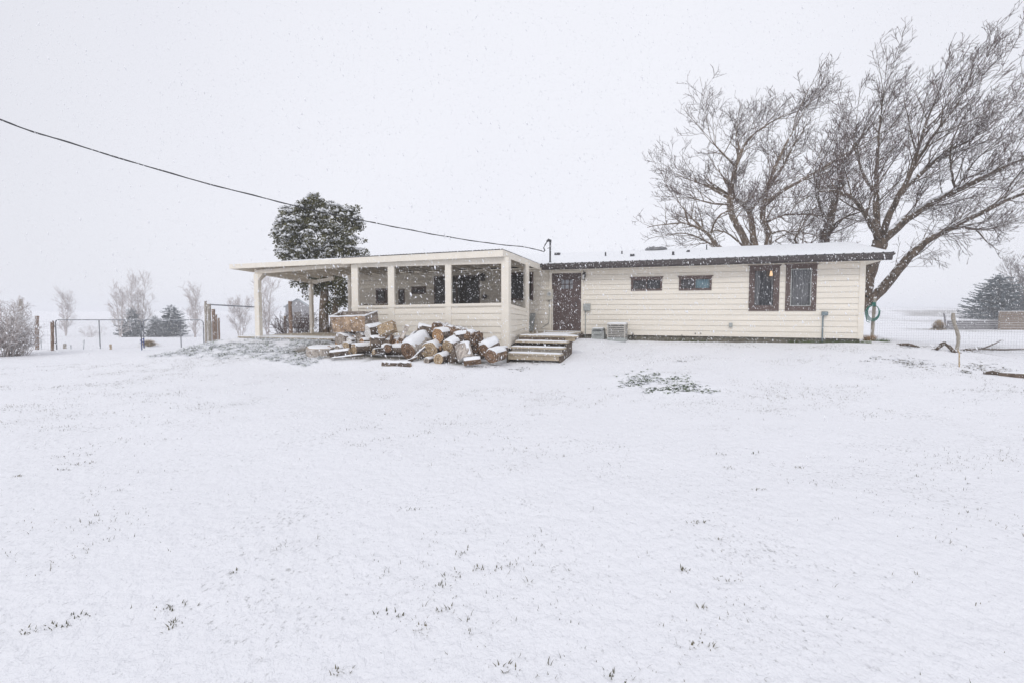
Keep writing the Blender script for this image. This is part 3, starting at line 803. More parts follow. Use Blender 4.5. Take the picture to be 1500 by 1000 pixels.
# half wall, front
rz = lambda x: hzr0 + (hzr1 - hzr0) * (x - xpl) / (xc - xpl)
hzr0 = wp(525, 448.2, PF)[1]; hzr1 = wp(734, 443.7, PF)[1]
wt0 = wp(580, 451.5, PF)[1]
zwb = wp(733, 507, PF)[1]
print('rail z', hzr0, hzr1, 'wall bottom', zwb)
mb = MB()
def fsk(a, b, c):   # follow the slightly crooked rail
    t = (c - zwb) / (wt0 - zwb)
    return (a, b, zwb + t * (rz(a) - .07 - zwb))
lap(mb, xpl + .02, pa + .001, zwb, wt0, y=PF + .02, exp=.172, fn=fsk, gap=.014)
mb.add([(xpl, PF + .08, zwb), (xc, PF + .08, zwb), (xc, PF + .08, rz(xc) - .02), (xpl, PF + .08, rz(xpl) - .02)], [(0, 3, 2, 1)])
mb.build('half_wall', M['siding'], porch)
mb = MB(); mb.hexa([(xpl, PF - .02, rz(xpl) - .075), (pa, PF - .02, rz(pa) - .075), (pa, PF + .1, rz(pa) - .075), (xpl, PF + .1, rz(xpl) - .075), (xpl, PF - .02, rz(xpl)), (pa, PF - .02, rz(pa)), (pa, PF + .1, rz(pa)), (xpl, PF + .1, rz(xpl))])
mb.build('rail', M['trimc'], porch, bevel=.004)
mb = MB(); mb.box(xpl + .1, xc - .1, PF + .05, PF + .1, .1, zwb - .003); mb.build('skirt', M['darkwood'], porch)
# side half wall
zf_t = wx(744.7, 445.0, xc)[1]; zb_t = wx(773, 453, xc)[1]
y_f = PF + .18; y_b = ysp - .08
zf_b = zwb; zb_b = FL - .05
mb = MB()
def fsd(a, b, c):
    s = (a - y_f) / (y_b - y_f); zt_ = zf_t + (zb_t - zf_t) * s - .08; zb_ = zf_b + (zb_b - zf_b) * s
    return (xc + .05 - b, a, zb_ + (zt_ - zb_) * c)
lap(mb, y_f, y_b, 0, 1, exp=1 / 6, out=.012, fn=fsd, gap=.07/6)
mb.add([(xc - .04, y_f, zf_b), (xc - .04, y_b, zb_b), (xc - .04, y_b, zb_t - .05), (xc - .04, y_f, zf_t - .05)], [(0, 3, 2, 1)])
mb.build('half_wall', M['siding'], porch)
mb = MB(); mb.hexa([(xc - .05, y_f, zf_t - .09), (xc + .07, y_f, zf_t - .09), (xc + .07, y_b, zb_t - .09), (xc - .05, y_b, zb_t - .09), (xc - .05, y_f, zf_t), (xc + .07, y_f, zf_t), (xc + .07, y_b, zb_t), (xc - .05, y_b, zb_t)])
mb.build('rail', M['trimc'], porch, bevel=.004)
# assumed insect screens, dark sheets added to darken the porch inside
ms = bpy.data.materials.new('darkening_screen'); ms.use_nodes = True; nt = ms.node_tree; nt.nodes.clear()
o_ = nt.nodes.new('ShaderNodeOutputMaterial'); mxs = nt.nodes.new('ShaderNodeMixShader'); tb = nt.nodes.new('ShaderNodeBsdfTransparent'); db = nt.nodes.new('ShaderNodeBsdfDiffuse')
db.inputs[0].default_value = (.05, .045, .04, 1); mxs.inputs[0].default_value = .30
nt.links.new(tb.outputs[0], mxs.inputs[1]); nt.links.new(db.outputs[0], mxs.inputs[2]); nt.links.new(mxs.outputs[0], o_.inputs['Surface'])
for u0, u1 in ((524.5, 568.3), (577.6, 652), (660.7, 734.2)):
    a = wp(u0, 440, PF)[0]; b = wp(u1, 440, PF)[0]; y = PF + .06
    mb = MB(); mb.add([(a, y, rz(a)), (b, y, rz(b)), (b, y, hz(b)), (a, y, hz(a))], [(0, 1, 2, 3)]); mb.build('darkening_screen', ms, porch)
mb = MB(); mb.add([(xc, y_f, zf_t), (xc, y_b, zb_t), (xc, y_b, ztop(xc, y_b) - .05), (xc, y_f, ztop(xc, y_f) - .05)], [(0, 1, 2, 3)]); mb.build('darkening_screen', ms, porch)
# floor, ledge
mb = MB(); mb.box(xpl, xc - .06, PF + .11, -.02, FL - .06, FL - .01); mb.build('floor', M['oldwood'], porch)
mb = MB()
for k in range(46):
    x = xpl + .15 + k * (2.75 / 46); mb.hexa([(x, PF + .16, rz(x) - .1), (x + .05, PF + .16, rz(x) - .1), (x + .05, PF + .36, rz(x) - .1), (x, PF + .36, rz(x) - .1)] + [(x + a, PF + b, rz(x) + .0 + rnd.uniform(0, .07) * (1 if k < 22 else .3)) for a, b in ((0, .16), (.05, .16), (.05, .36), (0, .36))])
mb.build('plant_ledge', mat('dry_plants', (.07, .045, .03), .9, col2=(.26, .17, .09), scale=30, snow=.3), porch)
# something pale sits inside by the glass door: two garden chairs
for n_, (u_, c_) in enumerate(((679, 'nearer the lantern'), (694, 'right beside the glass door edge'))):
    cx, cz = wp(u_, 440, -1.0)
    ch = empty('porch_chair', to_world(cx, -1.0, FL - .01), -PHI + (.2 if n_ else -.1), 'white plastic chair inside the porch, ' + ('right one of the pair' if n_ else 'left one of the pair'), 'chair', 'white chairs inside the porch')
    w = MB(); vs = []
    for j in range(7):
        for i_ in range(7):
            s = i_ / 6 * 2 - 1; t = j / 6
            vs.append((s * .23 * (1 - .25 * t * t), .2 + .1 * t - .05 * s * s, .42 + .48 * t - .07 * s * s * t))
    w.add(vs, [(j * 7 + i_, j * 7 + i_ + 1, j * 7 + i_ + 8, j * 7 + i_ + 7) for j in range(6) for i_ in range(6)])
    o = w.build('backrest', mat('chair_plastic', (.42, .46, .56), .4), ch, smooth=True); s_ = o.modifiers.new('s', 'SOLIDIFY'); s_.thickness = .015
    w = MB(); w.box(-.24, .24, -.24, .2, .4, .425); w.build('seat', o.data.materials[0], ch, bevel=.01)
    for sx in (-1, 1):
        for sy in (-1, 1):
            w = MB(); w.tube([(sx * .21, sy * .2, .4), (sx * .25, sy * .25, 0)], .018, 6); w.build('leg', o.data.materials[0], ch)

# ------------------------------------------------------------------ deck at left
dk = empty('deck', (W0.x, W0.y, 0), -PHI, 'low wooden deck under the open carport end, edged with snow', 'deck')
xd0 = wp(347, 493, PF - .15)[0]
mb = MB()
yy = PF - .15; k = 0
while yy < -.5:
    mb.box(xd0 + (rnd.random() * .03), xpl - .03, yy, yy + .135, deck_z - .04 + .001 * (k % 2), deck_z - .004); yy += .142; k += 1
mb.build('boards', M['oldwood'], dk)
mb = MB(); mb.box(xd0 + .05, xpl - .05, PF - .1, PF - .06, deck_z - .17, deck_z - .041); mb.build('rim_joist', M['darkwood'], dk)
for x in (xd0 + .2, xd0 + 1.2, xd0 + 2.1, wp(448, 500, PF - .1)[0], xpl - .15):
    mb = MB(); w0 = to_world(x, PF - .1); mb.box(x - .07, x + .07, PF - .15, PF - .02, H(w0.x, w0.y) - .1, deck_z - .042); mb.build('post', M['greywood'], dk)
snowsheet('snow', xd0, xpl - .03, PF - .16, PF + .9, lambda x, y: deck_z - .002, .022, dk, 50, 8, 31, .05)

# ------------------------------------------------------------------ steps
st = empty('wooden_steps', (W0.x, W0.y, 0), -PHI, 'weathered wooden steps with snow lined treads climbing to the porch landing', 'steps')
sx0 = wp(741, 515, PF - .25)[0]; sx1 = wp(821, 518, PF - .25)[0]
zt_top = wp(790, 491.5, PF + .72)[1]
z_bot = wp(780, 517.5, PF - .25)[1]
print('steps', sx0, sx1, 'top', zt_top, 'low tread', z_bot)
rise = (zt_top - z_bot) / 3
for k in range(4):
    y0 = PF - .27 + k * .32; z = z_bot + rise * k
    xr = sx1 if k < 3 else wp(846, 491, y0)[0]
    mb = MB(); mb.box(sx0 + .02 * k, xr, y0, y0 + (.34 if k < 3 else .16), z - .045, z)
    tr = mb.build('tread', M['oldwood'], st, bevel=.004)
    snowsheet('snow', sx0 + .02 * k + .01, xr - .01, y0 + .004, y0 + (.33 if k < 3 else .15), lambda x, y, z=z: z + .0, .035, tr, 24, 4, 40 + k, .012)
    if k != 2:
        mb = MB(); mb.box(sx0 + .05, (xr if k < 3 else sx1 + .2) - .05, y0 + .04, y0 + .065, z - rise + (.0 if k else -.03), z - .046); mb.build('riser', M['oldwood'] if k != 1 else M['greywood'], st)
for x in (sx0 + .0, sx1 - .06):
    mb = MB()
    for k in range(4):
        y0 = PF - .22 + k * .32; z = z_bot + rise * k
        mb.box(x + .01, x + .05, y0, y0 + .32, .2, z - .048)
    mb.build('stringer', M['darkwood'], st)
mb = MB(); mb.box(sx0 + .1, sx1 - .08, PF + .52, PF + .56, .3, zt_top - .05); mb.build('inner_riser', M['darkwood'], st)
# landing from the steps to the door
yy = PF - .27 + 3 * .32 + .165; mb = MB()
xl1 = wp(849, 489, -.6)[0]
while yy < -.12: mb.box(sx0 + .04, xl1, yy, yy + .135, zt_top - .04, zt_top - .003); yy += .142
mb.build('landing', M['oldwood'], st)
snowsheet('snow', sx0 + .3, xl1 - .02, PF + .95, -1.0, lambda x, y: zt_top - .002, .022, st, 24, 14, 77, .05)
mb = MB(); mb.box(xl1 - .06, xl1 - .005, PF + .95, -.1, .45, zt_top - .042); mb.box(sx0 + .2, xl1 - .08, PF + .9, PF + .94, .4, zt_top - .05); mb.build('skirt', M['darkwood'], st)
dsx0 = wp(797.5, 487, -.45)[0]; dsx1 = wp(850, 487, -.45)[0]; dsz = wp(825, 485.8, -.45)[1]
dst = empty('door_step', (W0.x, W0.y, 0), -PHI, 'small slatted wooden step at the foot of the brown door', 'step')
mb = MB(); mb.box(dsx0, dsx1, -.48, -.13, dsz - .035, dsz); tr = mb.build('tread', M['oldwood'], dst)
mb = MB()
mb.box(dsx0 + .03, dsx1 - .03, -.40, -.385, zt_top, dsz - .036)
n = 26
mb.build('riser', M['greywood'], dst)
snowsheet('snow', dsx0, dsx1, -.478, -.2, lambda x, y: dsz, .02, dst, 16, 4, 81, .01)
# plank leaning by the landing
a = wp(777, 470, -.35)[0]
mb = MB(); mb.hexa([(a - .09, -.32, zt_top), (a + .09, -.32, zt_top), (a + .09, -.3, zt_top), (a - .09, -.3, zt_top), (a - .1, -.06, zt_top + .62), (a + .08, -.06, zt_top + .62), (a + .08, -.04, zt_top + .62), (a - .1, -.04, zt_top + .62)])
o = mb.build('leaning_board', M['greybox'], None); o.location = (W0.x, W0.y, 0); o.rotation_euler = (0, 0, -PHI); tag(o, 'pale grey board leaning on the siding left of the door', 'board')

# ------------------------------------------------------------------ units on the ground by the wall
def unit(u0, v0, u1, v1, yl, dep, name):
    return (*rect(u0, v0, u1, v1, yl), yl, yl + dep)
q = unit(889, 474.5, 916, 496, -.85, .55, 'ac')
ac = empty('air_conditioner', to_world((q[0] + q[1]) / 2, (q[4] + q[5]) / 2, q[2]), -PHI, 'louvred grey air conditioning unit with snow on its lid beside the wall', 'air conditioner')
wd = (q[1] - q[0]) / 2; hh = q[3] - q[2]; dp = .27
mb = MB(); mb.box(-wd + .03, wd - .03, -dp + .03, dp - .03, .03, hh - .03); mb.build('core', M['darkmetal'], ac)
mb = MB(); mb.box(-wd, wd, -dp, dp, -.1, .03); mb.build('base', M['greybox'], ac)
mb = MB()
for sx in (-1, 1):
    for sy in (-1, 1): mb.box(sx * wd - (.04 if sx > 0 else 0), sx * wd + (.04 if sx < 0 else 0), sy * dp - (.04 if sy > 0 else 0), sy * dp + (.04 if sy < 0 else 0), .031, hh - .04)
z = .06
while z < hh - .06:
    for s in (-1, 1):
        y1, y2 = s * dp, s * (dp - .03)
        mb.hexa([(-wd + .04, min(y1, y2), z), (wd - .04, min(y1, y2), z), (wd - .04, max(y1, y2), z), (-wd + .04, max(y1, y2), z), (-wd + .04, min(y1, y2), z + .03), (wd - .04, min(y1, y2), z + .03), (wd - .04, max(y1, y2), z + .03), (-wd + .04, max(y1, y2), z + .03)])
        mb.box(s * wd - (.03 if s > 0 else 0), s * wd + (.03 if s < 0 else 0), -dp + .04, dp - .04, z, z + .03)
    z += .06
mb.build('louvres', M['beige'], ac)
mb = MB(); mb.box(-wd - .01, wd + .01, -dp - .01, dp + .01, hh - .04, hh); mb.build('lid', M['beige'], ac, bevel=.006)
snowsheet('snow', -wd, wd, -dp, dp, lambda x, y: hh, .05, ac, 12, 8, 91, .01)
q = unit(866, 481, 885, 495.5, -.6, .35, 'box')
gb = empty('utility_box', to_world((q[0] + q[1]) / 2, (q[4] + q[5]) / 2, q[2]), -PHI, 'small pale grey utility box on the ground left of the air conditioner', 'utility box')
wd = (q[1] - q[0]) / 2; hh = q[3] - q[2]
mb = MB(); mb.hexa([(-wd, -.17, -.1), (wd, -.17, -.1), (wd, .17, -.1), (-wd, .17, -.1), (-wd * .96, -.15, hh - .06), (wd * .96, -.15, hh - .06), (wd * .96, .15, hh - .06), (-wd * .96, .15, hh - .06)]); mb.build('body', M['greybox'], gb, bevel=.008)
mb = MB(); mb.box(-wd * .9, wd * .9, -.19, .15, hh - .05, hh); mb.build('lid', M['greybox'], gb, bevel=.01)
mb = MB(); mb.box(-wd * .6, wd * .6, -.185, -.172, hh * .3, hh * .34); mb.box(-wd * .8, wd * .8, -.192, -.16, hh - .075, hh - .055); mb.build('handle', M['darkmetal'], gb)
snowsheet('snow', -wd * .8, wd * .8, -.18, .14, lambda x, y: hh, .03, gb, 10, 6, 95, .01)

# ------------------------------------------------------------------ logs
def section(kind, r, n, rg):
    pts = []
    ph = rg.random() * 6.28
    for k in range(n):
        a = 2 * math.pi * k / n
        if kind == 'round': q = r * (1 + .05 * math.sin(2 * a + ph) + .035 * math.sin(5 * a + ph * 2) + rg.uniform(-.02, .02)); pts.append((q * math.cos(a), q * math.sin(a)))
        else:
            if kind == 'half': lim = lambda c, s: (c, s if s > -.1 else -.1)
            elif kind == 'quarter': lim = lambda c, s: (c if c > -.15 else -.15, s if s > -.2 else -.2)
            elif kind == 'block': lim = lambda c, s: (max(-.75, min(.75, c * 1.25)), max(-.5, min(.5, s * 1.25)))
            else: lim = lambda c, s: (c, s * .3)
            c, s = lim(math.cos(a), math.sin(a)); pts.append((r * c * (1 + rg.uniform(-.03, .03)), r * s * (1 + rg.uniform(-.03, .03))))
    return pts

def make_log(center, axis, L, r, label, bark='bark', end='endtan', kind='round', snow=.03, name='firewood_log', cat='log', group='firewood logs heaped in front of the porch', seed=0, roll=0.0, taper=.04, rough=.03, upn=.42):
    snow *= (.8 if snow > .09 else .55)
    rg = random.Random(seed * 77 + 5)
    axis = Vector(axis).normalized()
    q = axis.to_track_quat('Z', 'Y')
    root = bpy.data.objects.new(name, None); COL.objects.link(root); root.empty_display_size = .1
    root.location = center
    low = min(center[2] - abs(axis.z) * L / 2 - r * math.sqrt(max(0, 1 - axis.z ** 2)), 99); 0 and print('LOG %.2f' % (low - H(center[0], center[1])), label[:50])
    rm = q.to_matrix() @ Matrix.Rotation(roll, 3, 'Z')
    root.rotation_euler = rm.to_euler()
    tag(root, label, cat, group)
    n = 22; sec = section(kind, r, n, rg); ns = max(4, int(L / .07))
    V = []; ph = [rg.uniform(-1, 1) for _ in range(n)]
    for i in range(ns + 1):
        t = i / ns; z = (t - .5) * L; s = 1 - taper * (t - .5)
        wob = (math.sin(t * 5 + seed) * .02 * r)
        for k, (a, b) in enumerate(sec):
            j = 1 + rough * (math.sin(3 * t * 6.28 + ph[k] * 6) * .5 + rg.uniform(-.5, .5))
            V.append(Vector((a * s * j + wob, b * s * j, z)))
    mb = MB(); mb.add(V, [(i * n + k, i * n + (k + 1) % n, (i + 1) * n + (k + 1) % n, (i + 1) * n + k) for i in range(ns) for k in range(n)])
    mb.build('bark', M[bark], root, smooth=(kind == 'round'))
    for s in (0, 1):
        mb = MB(); z = (-.5 if s == 0 else .5) * L; off = -.004 if s == 0 else .004
        ring = [V[s * ns * n + k] for k in range(n)]; vs = []
        for f in (1.0, .93, .6, .3): vs += [(p.x * f * .995, p.y * f * .995, z + off * (1 if f < 1 else 0) + rg.uniform(-.003, .003) * (f < 1)) for p in ring]
        vs.append((0, 0, z + off))
        fs = [(j * n + k, j * n + (k + 1) % n, (j + 1) * n + (k + 1) % n, (j + 1) * n + k) for j in range(3) for k in range(n)] + [(3 * n + k, 3 * n + (k + 1) % n, 4 * n) for k in range(n)]
        if s == 0: fs = [f[::-1] for f in fs]
        mb.add(vs, fs); mb.build('cut_end', M[end], root)
    if snow > 0:
        # shell that swells where the surface faces up and sinks elsewhere
        vs = []; segs = ns + 1
        rings = []
        caps = []
        def disp(p, nrm, edge):
            nw = rm @ nrm
            a = max(0, nw.z - upn) / (1 - upn)
            nz = float(vnoise(p.x * 14 + seed, p.y * 14 + p.z * 11, seed))
            th = snow * (a ** .6) * (.55 + .9 * nz) * edge if a > 0 else 0
            if th < .004: return p - nrm * .012
            up = rm.transposed() @ Vector((0, 0, 1))
            return p + nrm * .002 + (up * .75 + nrm * .25) * th
        upl = rm.transposed() @ Vector((0, 0, 1))
        fl = [1.0, .75, .4, 0.02]
        for f in fl[::-1][:-1]: rings.append([disp(Vector((V[k].x * f, V[k].y * f, -.5 * L - .002)), Vector((0, 0, -1)), 1) for k in range(n)])
        for i in range(ns + 1):
            row = []
            for k in range(n):
                p = V[i * n + k]; d0 = V[i * n + (k + 1) % n] - V[i * n + (k - 1) % n]; nr = d0.cross(Vector((0, 0, 1))).normalized()
                if i == 0: nr = (nr + Vector((0, 0, -.6 if upl.z > -.5 and False else -.35))).normalized()
                if i == ns: nr = (nr + Vector((0, 0, .35))).normalized()
                row.append(disp(p, nr, .75 if i in (0, ns) else 1))
            rings.append(row)
        for f in fl[1:]: rings.append([disp(Vector((V[ns * n + k].x * f, V[ns * n + k].y * f, .5 * L + .002)), Vector((0, 0, 1)), 1) for k in range(n)])
        mb = MB(); m_ = len(rings)
        mb.add([p for r_ in rings for p in r_], [(i * n + k, i * n + (k + 1) % n, (i + 1) * n + (k + 1) % n, (i + 1) * n + k) for i in range(m_ - 1) for k in range(n)])
        mb.build('snow', M['snow'], root, smooth=True)
    return root

def dirl(az, el):
    """az 0 points away from the camera along the house frame, positive to the right"""
    a, e = R(az), R(el); lx, ly = math.sin(a) * math.cos(e), math.cos(a) * math.cos(e)
    return Vector((lx * DX + ly * BX, lx * DY + ly * BY, math.sin(e)))

def log_at(u, v, rpx, L, az, el, yl, label, **k):
    x, z = wp(u, v, yl); p = to_world(x, yl, z); r = rpx * 1.13 / 750 * p.y; d = dirl(az * (.55 if abs(az) < 50 else .85) , el * .8)
    return make_log(p + d * L / 2, d, L, r, label, **k)

LOGS = [
 # u, v, rpx, L, az, el, yl, label, opts
 (498, 497.5, 8, .5, 10, 4, -5.0, 'grey ended round log just right of the snow topped stump, under the big box', dict(end='endgrey')),
 (510, 500.5, 5, .45, 5, 0, -4.95, 'thin snow dusted log between grey ended log and yellow ended log', dict(end='endwhite')),
 (506, 508, 6, .5, -8, 0, -5.15, 'small tan ended log above the yellow ended log', dict(end='endtan')),
 (493.5, 512.5, 5.5, .5, 5, -2, -5.3, 'small snow capped log end two along from the flat stump', dict(end='endgrey', snow=.05)),
 (481.5, 512.5, 5.5, .5, -5, 0, -5.3, 'small dark log end tucked against the flat stump', dict(end='enddark')),
 (518, 511.5, 7.5, .55, 42, 3, -5.35, 'pale yellow ended log with dark bark, low at the pile left', dict(end='endtan', snow=.04)),
 (538, 487, 8.5, .45, 40, 12, -4.8, 'frosted white ended log on top beside the leaning split block', dict(end='endwhite', snow=.06)),
 (525, 495, 7.5, .4, 20, 0, -4.75, 'purplish grey log end below the frosted log', dict(end='endgrey')),
 (542.5, 503, 9.5, .6, 62, 2, -5.1, 'round tan ended log in mid pile under the frosted log', dict(end='endtan', snow=.02)),
 (549, 517.5, 6, .35, 30, 5, -5.45, 'short tan split wedge at the pile foot', dict(end='endtan', kind='quarter')),
 (598, 514.5, 12, .75, 14, 26, -5.3, 'broad brown ended log under a thick snow slab, mid pile', dict(end='enddark', snow=.10, bark='barkpale')),
 (641, 492, 9.6, .5, 30, 5, -4.95, 'orange ended round log high on the right half of the pile', dict(end='endorange', snow=.05)),
 (628.5, 512.8, 10.6, .6, -12, 4, -5.3, 'big pale tan ended log with a dark crack', dict(end='endtan', snow=.06)),
 (656, 508.5, 9, .6, 28, 20, -5.2, 'oval tan ended log left of the pale upright block', dict(end='endtan', snow=.08)),
 (642, 525.5, 7, .4, 5, 5, -5.65, 'snow hooded tan log end at the foot below the cracked log', dict(end='endtan', snow=.05)),
 (624.5, 528, 4, .35, 0, 0, -5.7, 'smallest log end in the bottom row', dict(end='endgrey')),
 (708.5, 513, 8.3, .5, 25, 18, -5.1, 'dark brown ended log with tall snow cap near the steps', dict(end='enddark', snow=.10)),
 (719, 521.5, 9, .5, 20, 6, -5.3, 'brown ringed log end at the right foot of the pile', dict(end='enddark', snow=.06, bark='barkred')),
 (732, 513.5, 5.2, .35, 10, 0, -4.45, 'little grey log end under the porch corner post', dict(end='endgrey')),
 (612, 482, 8, .5, 75, -14, -4.6, 'grey bark log lying across the back of mid pile', dict(end='endgrey', snow=.03)),
 (573, 500, 6.5, .5, 70, 3, -4.8, 'bark sided log behind the upright splinters', dict(end='endorange', snow=.02, bark='barkred')),
 (667, 497, 8, .5, 60, 10, -4.9, 'snow covered log between the orange and oval ended logs', dict(end='endgrey', snow=.08)),
 (585, 505, 9, .5, 20, 0, -4.8, 'shaded log end behind the snow slab log', dict(end='enddark')),
 (560, 512, 7, .6, 80, 0, -5.0, 'snow blanketed log lying sideways left of the broad log', dict(end='endgrey', snow=.08)),
 (614, 520, 6, .5, 60, 3, -5.2, 'snow blanketed log lying sideways below the cracked log', dict(end='endgrey', snow=.06)),
 (516, 486, 6, .4, 0, 0, -4.6, 'hidden log end directly beneath the big box', dict(end='enddark', snow=0)),
 (695, 508, 8, .5, 20, 0, -4.7, 'bark log wedged behind the pale upright block', dict(end='enddark', snow=.03)),
 (648, 516, 7, .5, 15, 0, -4.9, 'dark log end deep in the gap below the orange log', dict(end='enddark', snow=.0)),
 (530, 506, 6.5, .5, 10, 0, -4.85, 'dark log end deep in the gap left of the mid pile tan log', dict(end='enddark', snow=0.01)),
]
for i, (u, v, r, L, az, el, yl, lab, o) in enumerate(LOGS): log_at(u, v, r, L, az, el, yl, lab, seed=i + 1, **o)
def log_span(u0, v0, u1, v1, rpx, y0, y1, label, **k):
    a = wp(u0, v0, y0); b = wp(u1, v1, y1); A = to_world(a[0], y0, a[1]); B = to_world(b[0], y1, b[1])
    return make_log((A + B) / 2, B - A, (B - A).length, rpx / 750 * A.y, label, **k)
log_span(640, 482, 700, 497, 11.5, -4.35, -4.75, 'largest log of the pile, shaggy red brown bark and splintered right end', bark='barkred', end='enddark', seed=51, snow=.0, rough=.16)
log_span(680, 530.5, 704, 527.5, 5.3, -5.75, -5.6, 'log lying lengthwise in front, mossy left end and a thick strip of snow', bark='barkred', end='enddark', seed=52, snow=.06)
log_span(484, 518, 512, 515, 4.5, -5.6, -5.45, 'log lying lengthwise at the left foot, dusted with snow', seed=53, snow=.04)
log_span(486, 524.5, 531, 519, 2.6, -5.8, -5.65, 'flat bark slab on the ground at the left foot', kind='flat', seed=54, snow=.04, name='bark_slab', cat='bark slab')
log_span(560, 536, 602, 537, 6.5, -6.0, -6.0, 'brown slab half buried in snow in front of the pile', kind='flat', seed=55, snow=.07, bark='bark', name='bark_slab', cat='bark slab', roll=1.57)
log_span(600, 530, 623, 509, 2.2, -5.7, -5.45, 'thin snow covered branch leaning up against the cracked log', seed=56, snow=.03, name='branch', cat='branch')
log_span(586, 533, 612, 523, 1.8, -5.75, -5.65, 'short snow covered branch low in front of the broad log', seed=57, snow=.03, name='branch', cat='branch')
log_span(588, 496, 597, 477, 5, -4.9, -4.75, 'tan split slab leaning up behind the snow slab log', kind='flat', end='endtan', bark='barkpale', seed=58, snow=.02, name='split_log', cat='log', roll=.3)
log_span(566, 505, 569, 491, 4, -4.95, -4.9, 'upright brown splinter, left of the pair under the split block', kind='quarter', bark='barkred', seed=59, snow=0, name='split_log', cat='log')
log_span(574, 505, 576, 491, 4, -4.95, -4.9, 'upright brown splinter, right of the pair under the split block', kind='quarter', bark='barkred', seed=60, snow=0, name='split_log', cat='log')
log_span(662, 531, 669, 513, 7, -5.35, -5.25, 'dark rough barked chunk standing left of the pale upright block', seed=61, snow=.0, rough=.12, end='enddark')
log_span(557, 486.5, 578, 477.5, 11, -4.95, -4.9, 'pale tan split block tilted on top of the pile', kind='block', bark='endtan', end='endtan', seed=62, snow=.03, name='split_log', cat='log', roll=1.2)
log_span(683, 526, 677.5, 505, 12.5, -5.45, -5.35, 'pale barked block standing upright with a flat snow cap', bark='barkpale', end='endwhite', seed=63, snow=.05, kind='round')
# stump at the left end
g = to_world(wp(470, 520, -5.35)[0], -5.35); gz = H(g.x, g.y)
zt_ = wp(470, 508, -5.35)[1]
make_log((g.x, g.y, (gz - .1 + zt_) / 2), (0.05, -.09, 1), zt_ - gz + .1, 20 / 750 * g.y, 'wide low stump with a flat round cap of snow, left end of the pile', bark='barkpale', end='endtan', seed=70, snow=.05, name='stump', cat='stump')
# fillers inside the heap
for k in range(16):
    u = 500 + k * 14.2; yl = -4.5 + (k % 3) * -.22
    x, _ = wp(u, 515, yl); w0 = to_world(x, yl); z = H(w0.x, w0.y) + .12 + (.16 if k % 2 else 0)
    make_log((w0.x, w0.y, z), dirl(rnd.uniform(-25, 45), rnd.uniform(-8, 8)), .45, rnd.uniform(.10, .16), 'firewood piece packed behind the front logs of the pile', seed=100 + k, end=rnd.choice(['enddark', 'endgrey', 'endorange']), snow=.02, kind=rnd.choice(['round', 'half', 'quarter']), name='firewood_piece', group='firewood pieces buried inside the pile')

for k in range(18):
    u = 503 + k * 11.6; v = 503 - 6 * math.sin(k * .9) - (5 if 8 < k < 14 else 0); yl = -4.75 + .1 * (k % 3)
    x, z = wp(u, v, yl); w0 = to_world(x, yl)
    make_log((w0.x, w0.y, z), dirl(rnd.uniform(-25, 30), rnd.uniform(-10, 10)), .42, rnd.uniform(.085, .14), 'firewood piece packed behind the front logs of the pile', seed=140 + k, end=rnd.choice(['endgrey', 'endorange', 'endtan']), bark=rnd.choice(['bark', 'barkred', 'bark']), snow=.04, kind=rnd.choice(['round', 'half', 'quarter', 'round']), name='firewood_piece', group='firewood pieces buried inside the pile')

# open timber box on the pile
def PL(u, v, yl): x, z = wp(u, v, yl); return to_world(x, yl, z)
ftl, ftr, fbl, fbr = PL(482.7, 464.5, -5.0), PL(535, 462.5, -4.85), PL(487.5, 487, -4.95), PL(533.5, 485.5, -4.8)
btl, btr = PL(502, 456.5, -4.2), PL(553, 456, -4.35)
bbl, bbr = PL(505, 474, -4.25), PL(555, 473.5, -4.35)
bx = empty('wooden_box', (fbl + bbr) / 2, 0, 'large open rusty brown box with snow on its rim, resting on the logs', 'box')
off = Vector(bx.location)
def panel(a, b, c, d, th, m, nm):     # a,b bottom; c,d top; thickness inward
    nrm = (b - a).cross(d - a).normalized() * th
    mb = MB(); q = [a, b, b - nrm, a - nrm, d, c, c - nrm, d - nrm]; mb.hexa([Vector(p) - off for p in q]); return mb.build(nm, m, bx)
rust = mat('rusty_boards', (.17, .115, .08), .85, col2=(.55, .40, .27), scale=7, stretch=(1, 1, .8), bump=.01, bscale=22)
gryb = mat('grey_rough_boards', (.17, .14, .12), .9, col2=(.40, .34, .29), scale=12, bump=.012, bscale=26)
panel(fbl, fbr, ftr, ftl, .04, rust, 'front_panel')
panel(fbr, bbr, btr, ftr, .04, gryb, 'side_panel'); panel(bbl, fbl, ftl, btl, .04, gryb, 'side_panel'); panel(bbr, bbl, btl, btr, .04, gryb, 'back_panel')
mb = MB(); q = [fbl, fbr, bbr, bbl]; up = Vector((0, 0, .03)); mb.hexa([Vector(p) + up - off for p in q] + [Vector(p) + up * 2 - off for p in q]); mb.build('bottom', gryb, bx)
mb = MB()
for a, b in ((ftl, ftr), (ftr, btr), (btl, ftl)):
    n_ = 8; mb.tube([a.lerp(b, k / n_) - off + Vector((0, 0, .01 + .006 * math.sin(k * 2.2))) for k in range(n_ + 1)], [.022 + .006 * math.sin(k * 1.7) for k in range(n_ + 1)], 6)
mb.build('snow', M['snow'], bx, smooth=True)

# ------------------------------------------------------------------ service cable
A = to_world(tx - .2, -.3, tz - .33)
cpts = [(0, 175.5), (102, 209.5), (272, 260.5), (397, 293), (460, 308.5), (527, 322.5), (590, 335), (651.7, 346.6), (720, 357), (770, 362.5)]
Bx_, By_ = -10.0, 10.0
vec = []
for (u, v) in cpts:
    a = (u - 750) / 750 / (CP + (500 - v) / 750 * SP)
    t = (a * A.y - A.x) / ((Bx_ - A.x) - a * (By_ - A.y)); Yq = A.y + (By_ - A.y) * t
    vec.append(P(u, v, Yq))
vec.append(A)
e = vec[0] + (vec[0] - vec[1]) * 1.6 + Vector((0, 0, .25)); vec.insert(0, e)
